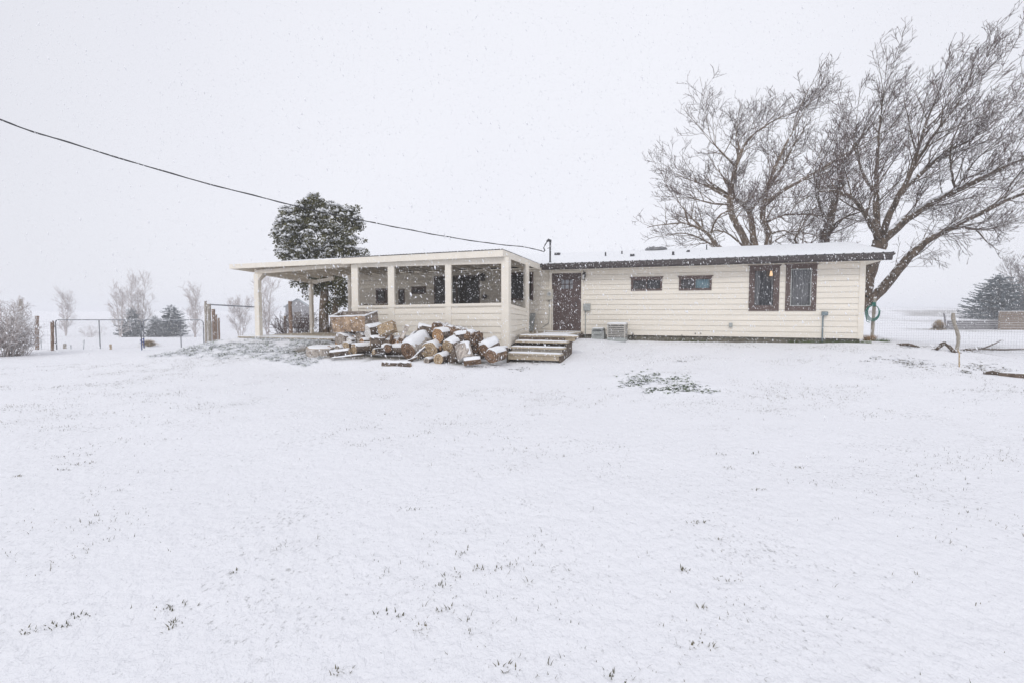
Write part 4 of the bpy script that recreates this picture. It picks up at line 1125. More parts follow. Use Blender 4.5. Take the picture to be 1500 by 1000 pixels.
# smooth
sm = []
for k in range(len(vec) - 1):
    p0, p1, p2, p3 = vec[max(k - 1, 0)], vec[k], vec[k + 1], vec[min(k + 2, len(vec) - 1)]
    for j in range(8):
        t = j / 8; sm.append(.5 * ((2 * p1) + (p2 - p0) * t + (2 * p0 - 5 * p1 + 4 * p2 - p3) * t * t + (3 * p1 - p0 - 3 * p2 + p3) * t ** 3))
sm.append(vec[-1])
mb = MB(); mb.tube(sm, .013, 6); 
tw = [p + Vector((0, math.cos(k * .9) * .012, math.sin(k * .9) * .014)) for k, p in enumerate(sm)]
mb.tube(tw, .008, 5)
tag(mb.build('power_cable', M['cable'], None, smooth=True), 'black overhead cable sagging from upper left to the roof mast', 'cable')

# ------------------------------------------------------------------ bare trees
class Grow:
    def __init__(s, seed): s.r = random.Random(seed); s.big = MB(); s.fine = MB(); s.n = 0
    def rdir(s, d, ang):
        a = s.r.uniform(0, 6.283); o = d.orthogonal().normalized(); q = d.cross(o)
        return (d * math.cos(ang) + (o * math.cos(a) + q * math.sin(a)) * math.sin(ang)).normalized()
    def branch(s, p, d, L, r, lvl, P_):
        trop, maxl, wob = P_['trop'], P_['max'], P_['wob']
        n = max(2, int(L / P_['seg'][lvl])); pts = [p.copy()]; ds = [d.copy()]; st_ = L / n
        for i in range(n):
            d = (d + Vector((s.r.gauss(0, wob), s.r.gauss(0, wob), s.r.gauss(0, wob))) + trop * P_['tw'][lvl]).normalized()
            pts.append(pts[-1] + d * st_); ds.append(d.copy())
        rad = [max(P_['rmin'], r * (1 - .82 * (i / n))) for i in range(n + 1)]
        if r > P_['big']: s.big.tube(pts, rad, 7 if r > .04 else 5, cap=False)
        else: s.fine.tube(pts, rad, 3, cap=False); s.n += 1
        if lvl < maxl: s.kids(pts, ds, rad, L, lvl, P_)
    def kids(s, pts, ds, rad, L, lvl, P_, t0=.18, Lc=None):
        c = P_['dens'][lvl] * L; c = int(c) + (1 if s.r.random() < c - int(c) else 0)
        n = len(pts) - 1
        for _ in range(c):
            t = t0 + (1 - t0) * s.r.random() ** .9; f = t * n; i = min(int(f), n - 1); p = pts[i].lerp(pts[i + 1], f - i)
            dd = s.rdir(ds[min(i + 1, len(ds) - 1)], s.r.uniform(*P_['ang']))
            dd = (dd + P_['trop'] * P_['kt']).normalized()
            if dd.z < P_.get('minz', -.4): dd.z *= -.5; dd.normalize()
            l = (Lc or P_['len'][lvl + 1]) * s.r.uniform(.55, 1.25) * (1 - .45 * t)
            s.branch(p, dd, l, min(rad[i] * .6, P_['rad'][lvl + 1] * s.r.uniform(.7, 1.1)), lvl + 1, P_)
    def limb(s, pts, rads, P_, lvl=0, t0=.2, dens=1.0, tip=True):
        pts = [Vector(p) for p in pts]; rads = [r * .96 for r in rads]
        # resample with catmull
        out = []; rr = []
        for k in range(len(pts) - 1):
            p0, p1, p2, p3 = pts[max(k - 1, 0)], pts[k], pts[k + 1], pts[min(k + 2, len(pts) - 1)]
            m = max(2, int((p2 - p1).length / .25))
            for j in range(m):
                t = j / m; out.append(.5 * ((2 * p1) + (p2 - p0) * t + (2 * p0 - 5 * p1 + 4 * p2 - p3) * t * t + (3 * p1 - p0 - 3 * p2 + p3) * t ** 3)); rr.append(rads[k] + (rads[k + 1] - rads[k]) * t)
        out.append(pts[-1]); rr.append(rads[-1])
        out = [p + Vector((s.r.gauss(0, .015), s.r.gauss(0, .015), s.r.gauss(0, .01))) for p in out]
        s.big.tube(out, rr, 10, cap=False, jit=.06)
        ds = [(out[min(i + 1, len(out) - 1)] - out[max(i - 1, 0)]).normalized() for i in range(len(out))]
        L = sum((out[i + 1] - out[i]).length for i in range(len(out) - 1))
        q = dict(P_); q['dens'] = [P_['dens'][0] * dens] + P_['dens'][1:]
        s.kids(out, ds, rr, L, lvl, q, t0)
        if tip:
            for _ in range(3): s.branch(out[-1], s.rdir(ds[-1], s.r.uniform(.05, .45)), P_['len'][1] * s.r.uniform(.7, 1.2), rr[-1] * .8, 1, P_)
    def finish(s, name, loc, label, cat, mb1, mb2, group=None):
        root = empty(name, loc, 0, label, cat, group)
        s.big.build('trunk', mb1, root, smooth=True); o = root.children[0]
        for v in (): pass
        s.fine.build('crown', mb2, root)
        for c in root.children: c.location = (-loc[0], -loc[1], -loc[2])
        print(name, 'twigs', s.n, 'faces', len(s.fine.f))
        return root

def pxl(lst, Y):
    return [P(u, v, Y + dy) for (u, v, dy) in lst]

PT = dict(trop=Vector((.66, 0.0, .74)), tw=[.05, .06, .06, .05, .05], max=4, wob=.08, seg=[.3, .26, .2, .15, .13], rmin=.0062, big=.013,
          dens=[2.9, 3.3, 4.2, 4.0], ang=(.42, 1.05), len=[4, 2.4, 1.2, .6, .3], rad=[.2, .030, .0135, .0085, .0068], kt=.36)
# big right hand tree
T = Grow(3); YB = 19.0
base = P(1238, 505, YB); base.z = H(base.x, base.y) - .15
fork = P(1262, 435, YB)
T.limb([base, P(1246, 470, YB), fork], [.36, .32, .30], PT, dens=0, tip=False)
T.limb([fork, P(1274, 396, YB), P(1290, 352, YB)], [.29, .25, .26], PT, dens=0, tip=False)
T.limb([P(1250, 462, YB), P(1290, 425, YB - .2), P(1322, 388, YB - .4), P(1345, 362, YB - .6), P(1390, 335, YB - .8), P(1440, 310, YB - .9), P(1492, 286, YB - .9), P(1545, 272, YB - 1)], [.20, .18, .15, .13, .11, .09, .065, .04], PT, t0=.3, dens=.8)
PD = dict(PT); PD['trop'] = Vector((.5, 0, -.35)); PD['minz'] = -1.2; PD['kt'] = .35; PD['len'] = [2, 1.7, .9, .5, .3]; PD['dens'] = [4.2, 3.0, 3.6, 3.4]; PD['ang'] = (.4, 1.2)
T.limb([P(1300, 415, YB - .25), P(1345, 362, YB - .6), P(1390, 335, YB - .8), P(1440, 310, YB - .9)], [.02, .02, .02, .02], PD, t0=.05, tip=False)
T.limb([P(1290, 355, YB), P(1375, 292, YB + .5), P(1470, 245, YB + .6)], [.02, .02, .02], PD, t0=.1, tip=False, dens=.7)
T.limb([P(1380, 338, YB - .8), P(1410, 334, YB - .6), P(1430, 336, YB - .4)], [.08, .06, .04], PT, dens=1)
T.limb([P(1290, 355, YB), P(1330, 320, YB + .3), P(1375, 292, YB + .5), P(1420, 270, YB + .6), P(1470, 245, YB + .6), P(1530, 222, YB + .6)], [.19, .16, .13, .11, .08, .05], PT, t0=.15)
T.limb([P(1288, 358, YB), P(1284, 318, YB + .5), P(1284, 270, YB + .8), P(1286, 220, YB + 1), P(1292, 158, YB + 1.1)], [.17, .125, .09, .05, .02], PT, t0=.2)
T.limb([P(1288, 352, YB), P(1272, 322, YB - .5), P(1250, 292, YB - .9), P(1222, 280, YB - 1.2), P(1190, 283, YB - 1.4)], [.12, .09, .06, .04, .025], PT, t0=.2)
T.limb([P(1292, 345, YB), P(1310, 300, YB - .6), P(1330, 262, YB - .9), P(1343, 222, YB - 1.1), P(1358, 178, YB - 1.3), P(1368, 152, YB - 1.3)], [.13, .10, .075, .055, .035, .016], PT, t0=.25)
T.limb([P(1318, 285, YB - .7), P(1352, 250, YB - .4), P(1388, 222, YB), P(1420, 205, YB + .2), P(1448, 185, YB + .3)], [.10, .09, .07, .045, .02], PT, t0=.1)
T.limb([P(1335, 250, YB - .9), P(1370, 195, YB - 1.6), P(1396, 165, YB - 1.9)], [.06, .045, .02], PT, t0=.1)
T.limb([P(1284, 290, YB + .7), P(1262, 250, YB + 1.5), P(1256, 220, YB + 1.9)], [.07, .05, .02], PT, t0=.1)
T.limb([P(1400, 275, YB + .6), P(1428, 235, YB + 1.2), P(1455, 215, YB + 1.6), P(1482, 195, YB + 1.8)], [.05, .04, .03, .015], PT, t0=.1)
T.limb([P(1400, 148 + 130, YB + .6), P(1392, 240, YB - .1), P(1396, 205, YB - .6), P(1420, 160, YB - 1)], [.045, .035, .025, .012], PT, t0=.1)
T.finish('bare_tree', tuple(base), 'tallest bare tree, windswept to the right, beside the house right end', 'tree', M['treebark'], M['twig'])
# central tree behind the roof
PT2 = dict(PT); PT2['trop'] = Vector((.30, 0, .85)); PT2['kt'] = .26; PT2['ang'] = (.5, 1.2); PT2['dens'] = [2.6, 2.8, 3.6, 3.3]; PT2['minz'] = -.5; PT2['len'] = [4, 2.5, 1.35, .72, .4]; PT2['rad'] = [.2, .034, .016, .0100, .0078]; PT2['rmin'] = .0075
PT5 = dict(PT2); PT5['len'] = [3, 1.5, .8, .5, .3]; PT5['trop'] = Vector((-.1, 0, .5))
T = Grow(11); YB = 26.5
base = P(1112, 500, YB); base.z = H(base.x, base.y) - .15
ft = P(1112, 385, YB)
T.limb([base, P(1112, 430, YB), ft], [.42, .38, .36], PT2, dens=0, tip=False)
T.limb([ft, P(1090, 350, YB), P(1074, 318, YB - .3), P(1070, 290, YB - .4), P(1078, 245, YB - .3), P(1092, 210, YB), P(1120, 185, YB + .2), P(1150, 170, YB + .3)], [.22, .18, .165, .145, .10, .07, .045, .02], PT2, t0=.2)
T.limb([ft, P(1104, 350, YB), P(1097, 310, YB + .3), P(1078, 292, YB + .3)], [.2, .17, .13, .11], PT2, dens=.5)
T.limb([P(1097, 312, YB + .3), P(1118, 285, YB + .6), P(1140, 255, YB + .8), P(1162, 215, YB + 1.2), P(1180, 185, YB + 1.4)], [.11, .09, .07, .05, .02], PT2, t0=.1)
T.limb([ft, P(1127, 350, YB - .2), P(1118, 320, YB - .4), P(1122, 285, YB - .5), P(1138, 240, YB - .7), P(1160, 195, YB - .9)], [.2, .17, .14, .11, .07, .03], PT2, t0=.2)
T.limb([P(1121, 300, YB - .4), P(1150, 278, YB - .9), P(1200, 250, YB - 1.2), P(1240, 225, YB - 1.5), P(1275, 205, YB - 1.6)], [.11, .09, .07, .05, .025], PT2, t0=.15)
T.limb([P(1112, 372, YB), P(1065, 368, YB - .6), P(1048, 358, YB - .8), P(1036, 342, YB - 1.2), P(1005, 328, YB - 1.6), P(975, 329, YB - 2), P(948, 333, YB - 2.2)], [.15, .13, .10, .075, .05, .03, .012], PT5, t0=.3, tip=False)
PL_ = dict(PT2); PL_['trop'] = Vector((-.45, 0, .45)); PL_['len'] = [3, 1.9, 1.0, .55, .35]
T.limb([P(1060, 368, YB + .4), P(1030, 352, YB + .9), P(1004, 342, YB + 1.2), P(975, 345, YB + 1.4)], [.07, .05, .035, .015], PL_, t0=.1, tip=False)
T.limb([P(1036, 344, YB - 1.1), P(1012, 318, YB - .6), P(996, 300, YB - .3)], [.07, .045, .02], PL_, t0=.1)
T.limb([P(1070, 300, YB - .4), P(1042, 298, YB - 1.2), P(1012, 290, YB - 1.8)], [.06, .045, .02], PL_, t0=.1)
T.limb([P(1100, 372, YB), P(1070, 345, YB + 1), P(1048, 338, YB + 1.6), P(1025, 346, YB + 1.9)], [.07, .05, .035, .02], PL_, t0=.1)
T.limb([P(1125, 360, YB), P(1160, 340, YB + 1.2), P(1195, 345, YB + 1.6)], [.06, .045, .02], PT2, t0=.1)
T.limb([P(1125, 345, YB), P(1150, 338, YB - 1.2), P(1175, 352, YB - 1.8)], [.06, .04, .02], PT2, t0=.1)
T.limb([P(1040, 346, YB - 1), P(1050, 320, YB - 1.6), P(1062, 312, YB - 2)], [.06, .045, .03], PT2)
T.limb([P(1070, 292, YB - .4), P(1040, 275, YB + .3), P(1018, 266, YB + .6)], [.09, .06, .025], PT2, t0=.15)
T.limb([P(1078, 245, YB - .3), P(1055, 222, YB - .9), P(1042, 205, YB - 1.2)], [.06, .04, .018], PT2, t0=.1)
T.limb([P(1123, 325, YB - .4), P(1150, 315, YB + .8), P(1190, 315, YB + 1.4), P(1235, 320, YB + 1.8)], [.08, .06, .04, .02], PT2, t0=.1)
T.limb([P(1080, 240, YB), P(1084, 205, YB + .8), P(1100, 190, YB + 1.4)], [.06, .04, .018], PT2, t0=.1)
T.finish('bare_tree', tuple(base), 'wide spreading bare tree with several brown stems behind the middle of the roof', 'tree', M['treebark2'], M['twig'])
# tree between the two
T = Grow(17); YB = 25.0
base = P(1200, 500, YB); base.z = H(base.x, base.y) - .15
PT3 = dict(PT2); PT3['dens'] = [2.2, 2.5, 3.2, 3.0]
T.limb([base, P(1202, 400, YB), P(1208, 350, YB), P(1218, 312, YB + .2), P(1230, 270, YB + .4), P(1240, 235, YB + .5), P(1262, 200, YB + .6)], [.34, .3, .25, .18, .13, .09, .04], PT3, t0=.5, dens=1.3)
T.limb([P(1208, 358, YB), P(1222, 330, YB - .6), P(1240, 318, YB - 1), P(1265, 310, YB - 1.2)], [.09, .07, .05, .03], PT3)
T.limb([P(1213, 330, YB), P(1200, 300, YB + .8), P(1195, 270, YB + 1.4), P(1205, 235, YB + 1.8)], [.09, .06, .04, .02], PT3)
T.limb([P(1196, 385, YB), P(1178, 365, YB - 1), P(1165, 352, YB - 1.3), P(1180, 325, YB - 1.6)], [.1, .07, .05, .02], PT3)
T.finish('bare_tree', tuple(base), 'bare tree with one leaning trunk, between the wide one and the tallest one', 'tree', M['treebark'], M['twig'])

# small hazy bare trees in the field
def small_tree(u, vb, vt, wpx, seed, label, m='twigpale', Y=None, stems=2, name='bare_tree', cat='tree', group='bare trees in the snowy field', rk=1.0):
    g = GT(u, vb, 260) if Y is None else None
    if Y is None: Y = min(max(g.y, 70), 90)
    b = P(u, vb, Y); b.z = H(b.x, b.y) if Y < 90 else b.z
    hh = (vb - vt) / 750 * Y; wd = wpx / 750 * Y
    T = Grow(seed); k = hh / 4.0
    Q = dict(trop=Vector((.08, 0, 1)), tw=[.05, .06, .05, .05], max=3, wob=.11, seg=[.5 * k, .3 * k, .22 * k, .18 * k], rmin=.010 * Y / 50 * rk, big=.03, dens=[5.5 / k, 5.5 / k, 5 / k], ang=(.5, 1.05), len=[hh, hh * .36, hh * .19, hh * .10], rad=[.1, .035 * k, .02 * k, .012 * k], kt=.38)
    for s in range(stems):
        dx = (s - (stems - 1) / 2) * wd * .25
        T.limb([b + Vector((dx * .1, 0, -.1)), b + Vector((dx * .5, 0, hh * .35)), b + Vector((dx, 0, hh * .85))], [.06 * k, .04 * k, .012 * k], Q, t0=.12)
    mats = (M['treebark'] if m != 'twigpale' else M['twigpale'])
    return T.finish(name, tuple(b), label, cat, mats, M[m], group)
small_tree(97, 492, 438, 30, 201, 'faint bare tree behind the left half of the wide gate')
small_tree(177, 494, 430, 36, 202, 'slender bare tree standing left of the dark juniper clump', stems=2)
small_tree(204, 493, 418, 42, 203, 'tallest hazy bare tree behind the gate centre', stems=3)
small_tree(286, 497, 433, 22, 204, 'thin pale bare tree just left of the brown post cluster')
small_tree(352, 490, 440, 44, 206, 'rounded bare tree behind the dog run top rail', stems=3, Y=75)
small_tree(392, 490, 408, 46, 207, 'tall faint bare tree seen past the carport front post', stems=2, Y=80)
small_tree(1494, 472, 402, 46, 208, 'bare brown tree right of the big blue spruce', stems=4, Y=85, m='twig')

# snow laden thicket at the left edge
def thicket(u, vb, hm, rm, seed, label, n=60, Y=None, name='shrub', m='twigpale', cat='shrub', group=None, lean=(0, 0)):
    b = GT(u, vb) if Y is None else P(u, vb, Y)
    if Y is not None: b.z = H(b.x, b.y)
    T = Grow(seed)
    Q = dict(trop=Vector((0, 0, 1)), tw=[0, -.03, -.02, 0], max=3, wob=.13, seg=[.3, .22, .16, .12], rmin=.006, big=.03, dens=[5, 6.5, 7], ang=(.4, 1.1), len=[hm, hm * .38, hm * .19, hm * .09], rad=[.03, .014, .010, .008], kt=.15, minz=-.6)
    for _ in range(n):
        a = T.r.uniform(0, 6.283); q = T.r.random() ** .5 * rm * .5
        s = b + Vector((q * math.cos(a), q * math.sin(a), -.05)); d = Vector((math.cos(a) * .75 * q / rm + lean[0], math.sin(a) * .75 * q / rm + lean[1], .8)).normalized()
        T.branch(s, d, hm * T.r.uniform(.55, 1.0), .016, 0, Q)
    root = empty(name, tuple(b), 0, label, cat, group); T.fine.v and T.fine.build('branches', M[m], root); root.children[0].location = -b
    if T.big.f: o = T.big.build('stems', M['bark'], root); o.location = -b
    print('thicket', T.n)
thicket(-8, 522, 2.1, 1.0, 301, 'tall snow crusted twiggy shrub at the left edge of the yard', n=50)
thicket(12, 521, 1.25, 1.1, 302, 'lower snow crusted shrub right of the tall one at the left edge', n=60)
thicket(137, 493, 2.0, 2.1, 304, 'low reddish bare shrub in the field behind the wide gate', n=14, Y=75)
thicket(432, 494, 1.3, 1.3, 303, 'tangled brown shrub flecked with snow behind the carport', n=60, Y=23, m='twig')

# ------------------------------------------------------------------ conifers
def conifer(u, vb, vt, wpx, Y, seed, label, snow=.35, rag=.25, group=None, base_h=.04, round_=0.6, name='spruce_tree', mat_='needle'):
    rg = random.Random(seed); b = P(u, vb, Y); b.z = H(b.x, b.y) if abs(H(b.x, b.y) - b.z) < .6 else b.z
    top = P(u, vt, Y).z; hh = top - b.z; W = wpx / 750 * Y / 2
    root = empty(name, tuple(b), 0, label, 'tree', group)
    t = MB(); t.tube([(0, 0, -.2), (0, 0, hh * .95)], [.09 * hh / 4, .01], 7); t.build('trunk', M['treebark'], root)
    f = MB(); sn = MB(); lv = 26
    for k in range(lv):
        q = k / (lv - 1); z = hh * (base_h + (1 - base_h) * q)
        Rr = W * ((1 - q) ** round_) * (1 if q > .12 else .75 + q * 2)
        nb = int(5 + 11 * (1 - q))
        for j in range(nb):
            a = 2 * math.pi * (j + rg.random() * .9) / nb; L = max(.08, Rr * rg.uniform(1 - rag, 1 + rag * .35)); d = Vector((math.cos(a), math.sin(a), 0))
            n = max(3, int(L / (.11 * hh / 4.3))); dz = rg.uniform(-.1, .28)
            for i in range(n):
                s = (i + 1) / n; p = Vector((0, 0, z)) + d * (L * s) + Vector((0, 0, L * (dz * s - .28 * s * s + .22 * s ** 4)))
                for side in (-1, 1):
                    ln = ((.10 + .26 * (1 - s * .6)) * min(1, L * 4.3 / hh) * rg.uniform(.7, 1.2) * .8 + .05) * hh / 4.3
                    tdir = (d * .75 + Vector((-d.y, d.x, 0)) * side * .8 + Vector((0, 0, rg.uniform(-.35, .25)))).normalized()
                    w = (.035 + .03 * rg.random()) * hh / 4.3; pr = Vector((-tdir.y, tdir.x, rg.uniform(-.5, .5))).normalized() * w
                    e = p + tdir * ln; m_ = p.lerp(e, .4)
                    f.add([p, m_ + pr, e, m_ - pr], [(0, 1, 2, 3)])
                    pv = Vector((0, 0, w * .9)); f.add([p, m_ + pv, e, m_ - pv], [(0, 1, 2, 3)])
                    if rg.random() < snow:
                        u_ = Vector((0, 0, .006 * hh)); sn.add([p + u_, m_ + pr * .9 + u_ * 1.2, e + u_ * .3, m_ - pr * .9 + u_ * 1.2], [(0, 1, 2, 3)])
    f.build('crown', M[mat_], root); sn.build('snow', M['snow'], root)
    print(name, len(f.f), 'base', b[:])
conifer(1461, 473, 401, 104, 78, 401, 'big blue grey spruce behind the board fence at the right', rag=.36, snow=.14, round_=.62)
conifer(253, 490, 447, 44, 88, 402, 'dark round topped evergreen, right one of the pair beyond the gate', round_=.45, rag=.4, snow=.25, name='evergreen_tree')
conifer(193, 491, 451, 46, 84, 403, 'low spreading evergreen tangled with bare trees beyond the gate centre', round_=.6, rag=.5, snow=.7, name='evergreen_tree')
conifer(228, 491, 462, 36, 86, 404, 'small snow loaded evergreen between two darker ones beyond the gate', round_=.6, rag=.5, snow=.9, name='evergreen_tree')

# ------------------------------------------------------------------ broad evergreen behind the porch
def evergreen():
    rg = random.Random(9); Y = 23.5
    b = P(484, 494, Y); b.z = H(b.x, b.y)
    root = empty('evergreen_tree', tuple(b), 0, 'dense dark evergreen loaded with snow, rising behind the porch roof', 'tree')
    f = MB(); sn = MB(); s = Y / 750
    blobs = []
    outline = [(470, 348, 62, 46), (434, 340, 30, 30), (508, 345, 30, 32), (465, 312, 34, 24), (490, 312, 26, 20), (425, 365, 20, 22), (518, 375, 20, 25), (455, 380, 40, 25), (495, 380, 32, 25), (455, 300, 12, 10), (418, 320, 12, 12), (520, 318, 13, 12), (414, 342, 12, 9),
               (470, 405, 45, 14), (500, 418, 20, 26), (455, 420, 20, 14), (487, 438, 16, 18), (502, 440, 10, 18), (440, 412, 18, 8)]
    for (cu, cv, ru, rv) in outline:
        n = int(ru * rv / 22) + 5
        for _ in range(n):
            a = rg.uniform(0, 6.283); q = rg.random() ** .45
            u = cu + math.cos(a) * q * ru; v = cv + math.sin(a) * q * rv
            dy = rg.uniform(-1, 1) * math.sqrt(max(0, 1 - q * q)) * min(ru, 40) * s
            c_ = P(u, v, Y + dy) - b
            if q > .45 and float(fbm(c_.x * 1.5 + 9, c_.z * 1.5, 66, 2)) < .37: continue
            blobs.append((c_, rg.uniform(.16, .32)))
    for (u, v) in ((452, 290), (456, 286), (468, 296), (485, 297), (497, 303), (512, 308), (522, 312), (527, 330), (532, 350), (537, 368), (541, 378), (413, 316), (408, 330), (402, 341), (410, 352), (412, 368), (418, 378), (436, 308), (424, 309), (415, 308), (445, 302)):
        blobs.append((P(u, v + 3, Y + rg.uniform(-.6, .6)) - b, rg.uniform(.12, .2)))
    for c, r in blobs:
        for _ in range(int(r * 330)):
            d = Vector((rg.gauss(0, 1), rg.gauss(0, 1), rg.gauss(0, 1))).normalized(); q = rg.random() ** .5
            p = c + d * r * q * Vector((1, 1, .85)).length / 1.65
            a = Vector((rg.gauss(0, 1), rg.gauss(0, 1), rg.gauss(0, .7))).normalized(); a = (a + d * .7).normalized()
            e = a.orthogonal().normalized(); e = (e * math.cos(1.0) + a.cross(e) * math.sin(rg.uniform(0, 6))).normalized()
            L = rg.uniform(.06, .125); w = L * .34
            f.add([p, p + a * L * .5 + e * w, p + a * L, p + a * L * .5 - e * w], [(0, 1, 2, 3)])
        nzv = float(fbm(c.x * 1.1 + 3, c.z * 1.1 + c.y * .7, 44, 3)) - .06 * c.x / 2
        if rg.random() < ((.95 if nzv > .45 else .42) if c.z + b.z > 3.2 else .10):
            for _ in range(int(r * 85)):
                an = rg.uniform(0, 6.283); q = rg.random() ** .5 * r * .95
                p = c + Vector((math.cos(an) * q, math.sin(an) * q, r * .72 * math.sqrt(max(0, 1 - (q / r) ** 2)) + rg.uniform(-.02, .05)))
                w = rg.uniform(.045, .115); a2 = rg.uniform(0, 3)
                ax = Vector((math.cos(a2), math.sin(a2), rg.uniform(-.3, .3))) * w; ay = Vector((-math.sin(a2), math.cos(a2), rg.uniform(-.3, .3))) * w; az = Vector((0, 0, w * .55))
                sn.add([p - ax, p - ay, p + ax, p + ay, p + az, p - az * .5], [(0, 1, 4), (1, 2, 4), (2, 3, 4), (3, 0, 4), (1, 0, 5), (2, 1, 5), (3, 2, 5), (0, 3, 5)])
    f.build('crown', M['leaf'], root); sn.build('snow', M['snow'], root, smooth=True)
    t = MB()
    for (lst, rr) in (([(475, 496), (474, 455), (476, 420), (470, 385)], [.24, .2, .17, .1]), ([(486, 496), (490, 460), (494, 425), (500, 385)], [.18, .14, .12, .07])):
        t.tube([P(u, v, Y) - b for u, v in lst], rr, 10, jit=.06)
    t.build('trunk', M['treebark2'], root, smooth=True)
    print('evergreen', len(f.f), len(sn.f))
evergreen()

# ------------------------------------------------------------------ fences, gates, posts
def chain(mb, a, b, za, zb, pitch=.075, r=.0025):
    """diamond mesh between two points"""
    a = Vector(a); b = Vector(b); L = (b - a).length; d = (b - a).normalized(); Hh = zb - za
    n = int((L + Hh) / pitch)
    for k in range(n + 1):
        s = k * pitch
        x0, z0, x1, z1 = (s, 0, s - Hh, Hh)
        if x0 > L: z0 += x0 - L; x0 = L
        if x1 < 0: z1 += x1; x1 = 0
        if z1 - z0 < .01: continue
        for fl in (0, 1):
            X0, X1 = (x0, x1) if not fl else (L - x0, L - x1)
            p = a + d * X0; q = a + d * X1
            mb.tube([(p.x, p.y, za + z0), (q.x, q.y, za + z1)], r, 3, cap=False)
def weld(mb, a, b, za, zb, px_=.1, pz=.1, r=.0022):
    a = Vector(a); b = Vector(b); L = (b - a).length; d = (b - a).normalized()
    k = 0
    while k * px_ <= L: p = a + d * (k * px_); mb.tube([(p.x, p.y, za), (p.x, p.y, zb)], r, 3, cap=False); k += 1
    k = 0
    while za + k * pz <= zb + .001:
        z = za + k * pz; n = 12; mb.tube([tuple((a + d * L * i / n).xy) + (z + .008 * math.sin(i * 1.3 + k),) for i in range(n + 1)], r, 3, cap=False); k += 1

def woodpost(u, vb, vt, wpx, label, m='woodpost', Y=None, lean=0.0, crook=0.0, name='fence_post', group='wooden posts around the yard', parent=None):
    b = GT(u, vb) if Y is None else P(u, vb, Y)
    if Y is not None: b.z = min(b.z, H(b.x, b.y) + .02)
    top = P(u + lean, vt, b.y); r = wpx / 750 * b.y / 2; n = 7; pts = []
    for i in range(n + 1):
        t = i / n; pts.append(Vector((0, 0, -.15)).lerp(top - b, t) + Vector((crook * math.sin(t * 5) * r, crook * math.cos(t * 7) * r * .5, 0)))
    mb = MB(); mb.tube(pts, [r * (1 + .12 * math.sin(i * 2.3 + u)) for i in range(n + 1)], 9, jit=.05)
    o = mb.build(name, M[m], parent)
    if parent: o.location = b - Vector(parent.location)
    else: o.location = b; tag(o, label, 'post', group)
    c = MB(); h_ = (top - b); c.tube([h_ - Vector((0, 0, .01)), h_ + Vector((0, 0, .03))], [r * 1.02, r * .5], 9); cc = c.build('snow', M['snow'], o if not parent else o, smooth=True)
    return b, top

GY = 21.5
def gate(u0, u1, mids, label, brace=True):
    a = P(u0, 480, GY); b = P(u1, 480, GY); zt = P(u0, 468.6, GY).z; zb_ = max(H(a.x, a.y), H(b.x, b.y)) + .05
    root = empty('pipe_gate', (a.x, a.y, zb_), 0, label, 'gate', 'pipe gates across the left drive')
    L = b.x - a.x; h = zt - zb_; r = .022
    mb = MB(); mb.tube([(0, 0, 0), (0, 0, h - .12), (.04, 0, h - .03), (.13, 0, h), (L - .13, 0, h), (L - .04, 0, h - .03), (L, 0, h - .12), (L, 0, 0)], r, 8);     mb.build('frame', M['gal'], root, smooth=True)
    mb = MB()
    for m_ in mids: x = P(m_, 480, GY).x - a.x; mb.tube([(x, 0, 0.03), (x, 0, h)], r * .9, 8)
    mb.build('upright', M['gal'], root)
    mb = MB(); chain(mb, (.03, 0, 0), (L - .03, 0, 0), .05, h - .03, pitch=.08, r=.0016); mb.build('mesh', M['wire'], root)
    mb = MB()
    for z in (.25, h - .3): mb.box(-.06, .0, -.02, .02, z, z + .05)
    mb.build('hinge', M['darkmetal'], root)
    return root, h, zb_
g1, gh, gz = gate(81.5, 206.5, [145.5], 'wider chain link pipe gate, the left one of the closed pair')
g2, _, _ = gate(210, 298, [264.5], 'narrower chain link pipe gate, the right one of the closed pair')
for k, (u, w) in enumerate(((207, 'left'), (210.3, 'right'))):
    p = P(u, 500, GY - .04); mb = MB(); mb.tube([(0, 0, -gh * .0 + .0), (0, 0, .42)], .014, 6); mb.tube([(-.05, -.02, .3), (.05, -.02, .3)], .012, 6)
    mb.box(-.03, .03, -.03, .01, .38, .43)
    o = mb.build('drop_rod', mat('blue_paint%d' % k, (.05, .07, .24), .5), g1 if k == 0 else g2); o.location = (p.x - (g1 if k == 0 else g2).location.x, -.04, -.02)
woodpost(76.6, 512, 470, 4.2, 'short brown post carrying the left gate hinge', Y=21.6)
woodpost(54.2, 510, 463, 4.6, 'taller reddish brown post left of the hinge post', Y=22)
woodpost(31, 513, 438, 4.5, 'rough post half hidden in the snowy shrub at the left edge', m='greywood', Y=20, crook=.5)
woodpost(94.8, 511, 503, 4, 'little grey stump showing behind the wide gate', m='greywood', Y=22.6)
woodpost(162, 511.5, 504, 3, 'tiny pale stake showing low behind the wide gate', m='straw', Y=22.2)
# left wire
mb = MB(); a = P(34, 500, 21.8); b = P(76, 500, 21.8); z0 = H(b.x, b.y); weld(mb, (0, 0, 0), (b.x - a.x, 0, 0), .0, 1.25, .15, .15, .002)
o = mb.build('wire_fence', M['wire'], None); o.location = (a.x, a.y, z0); tag(o, 'low wire mesh strung between the two brown posts by the left gate', 'fence')
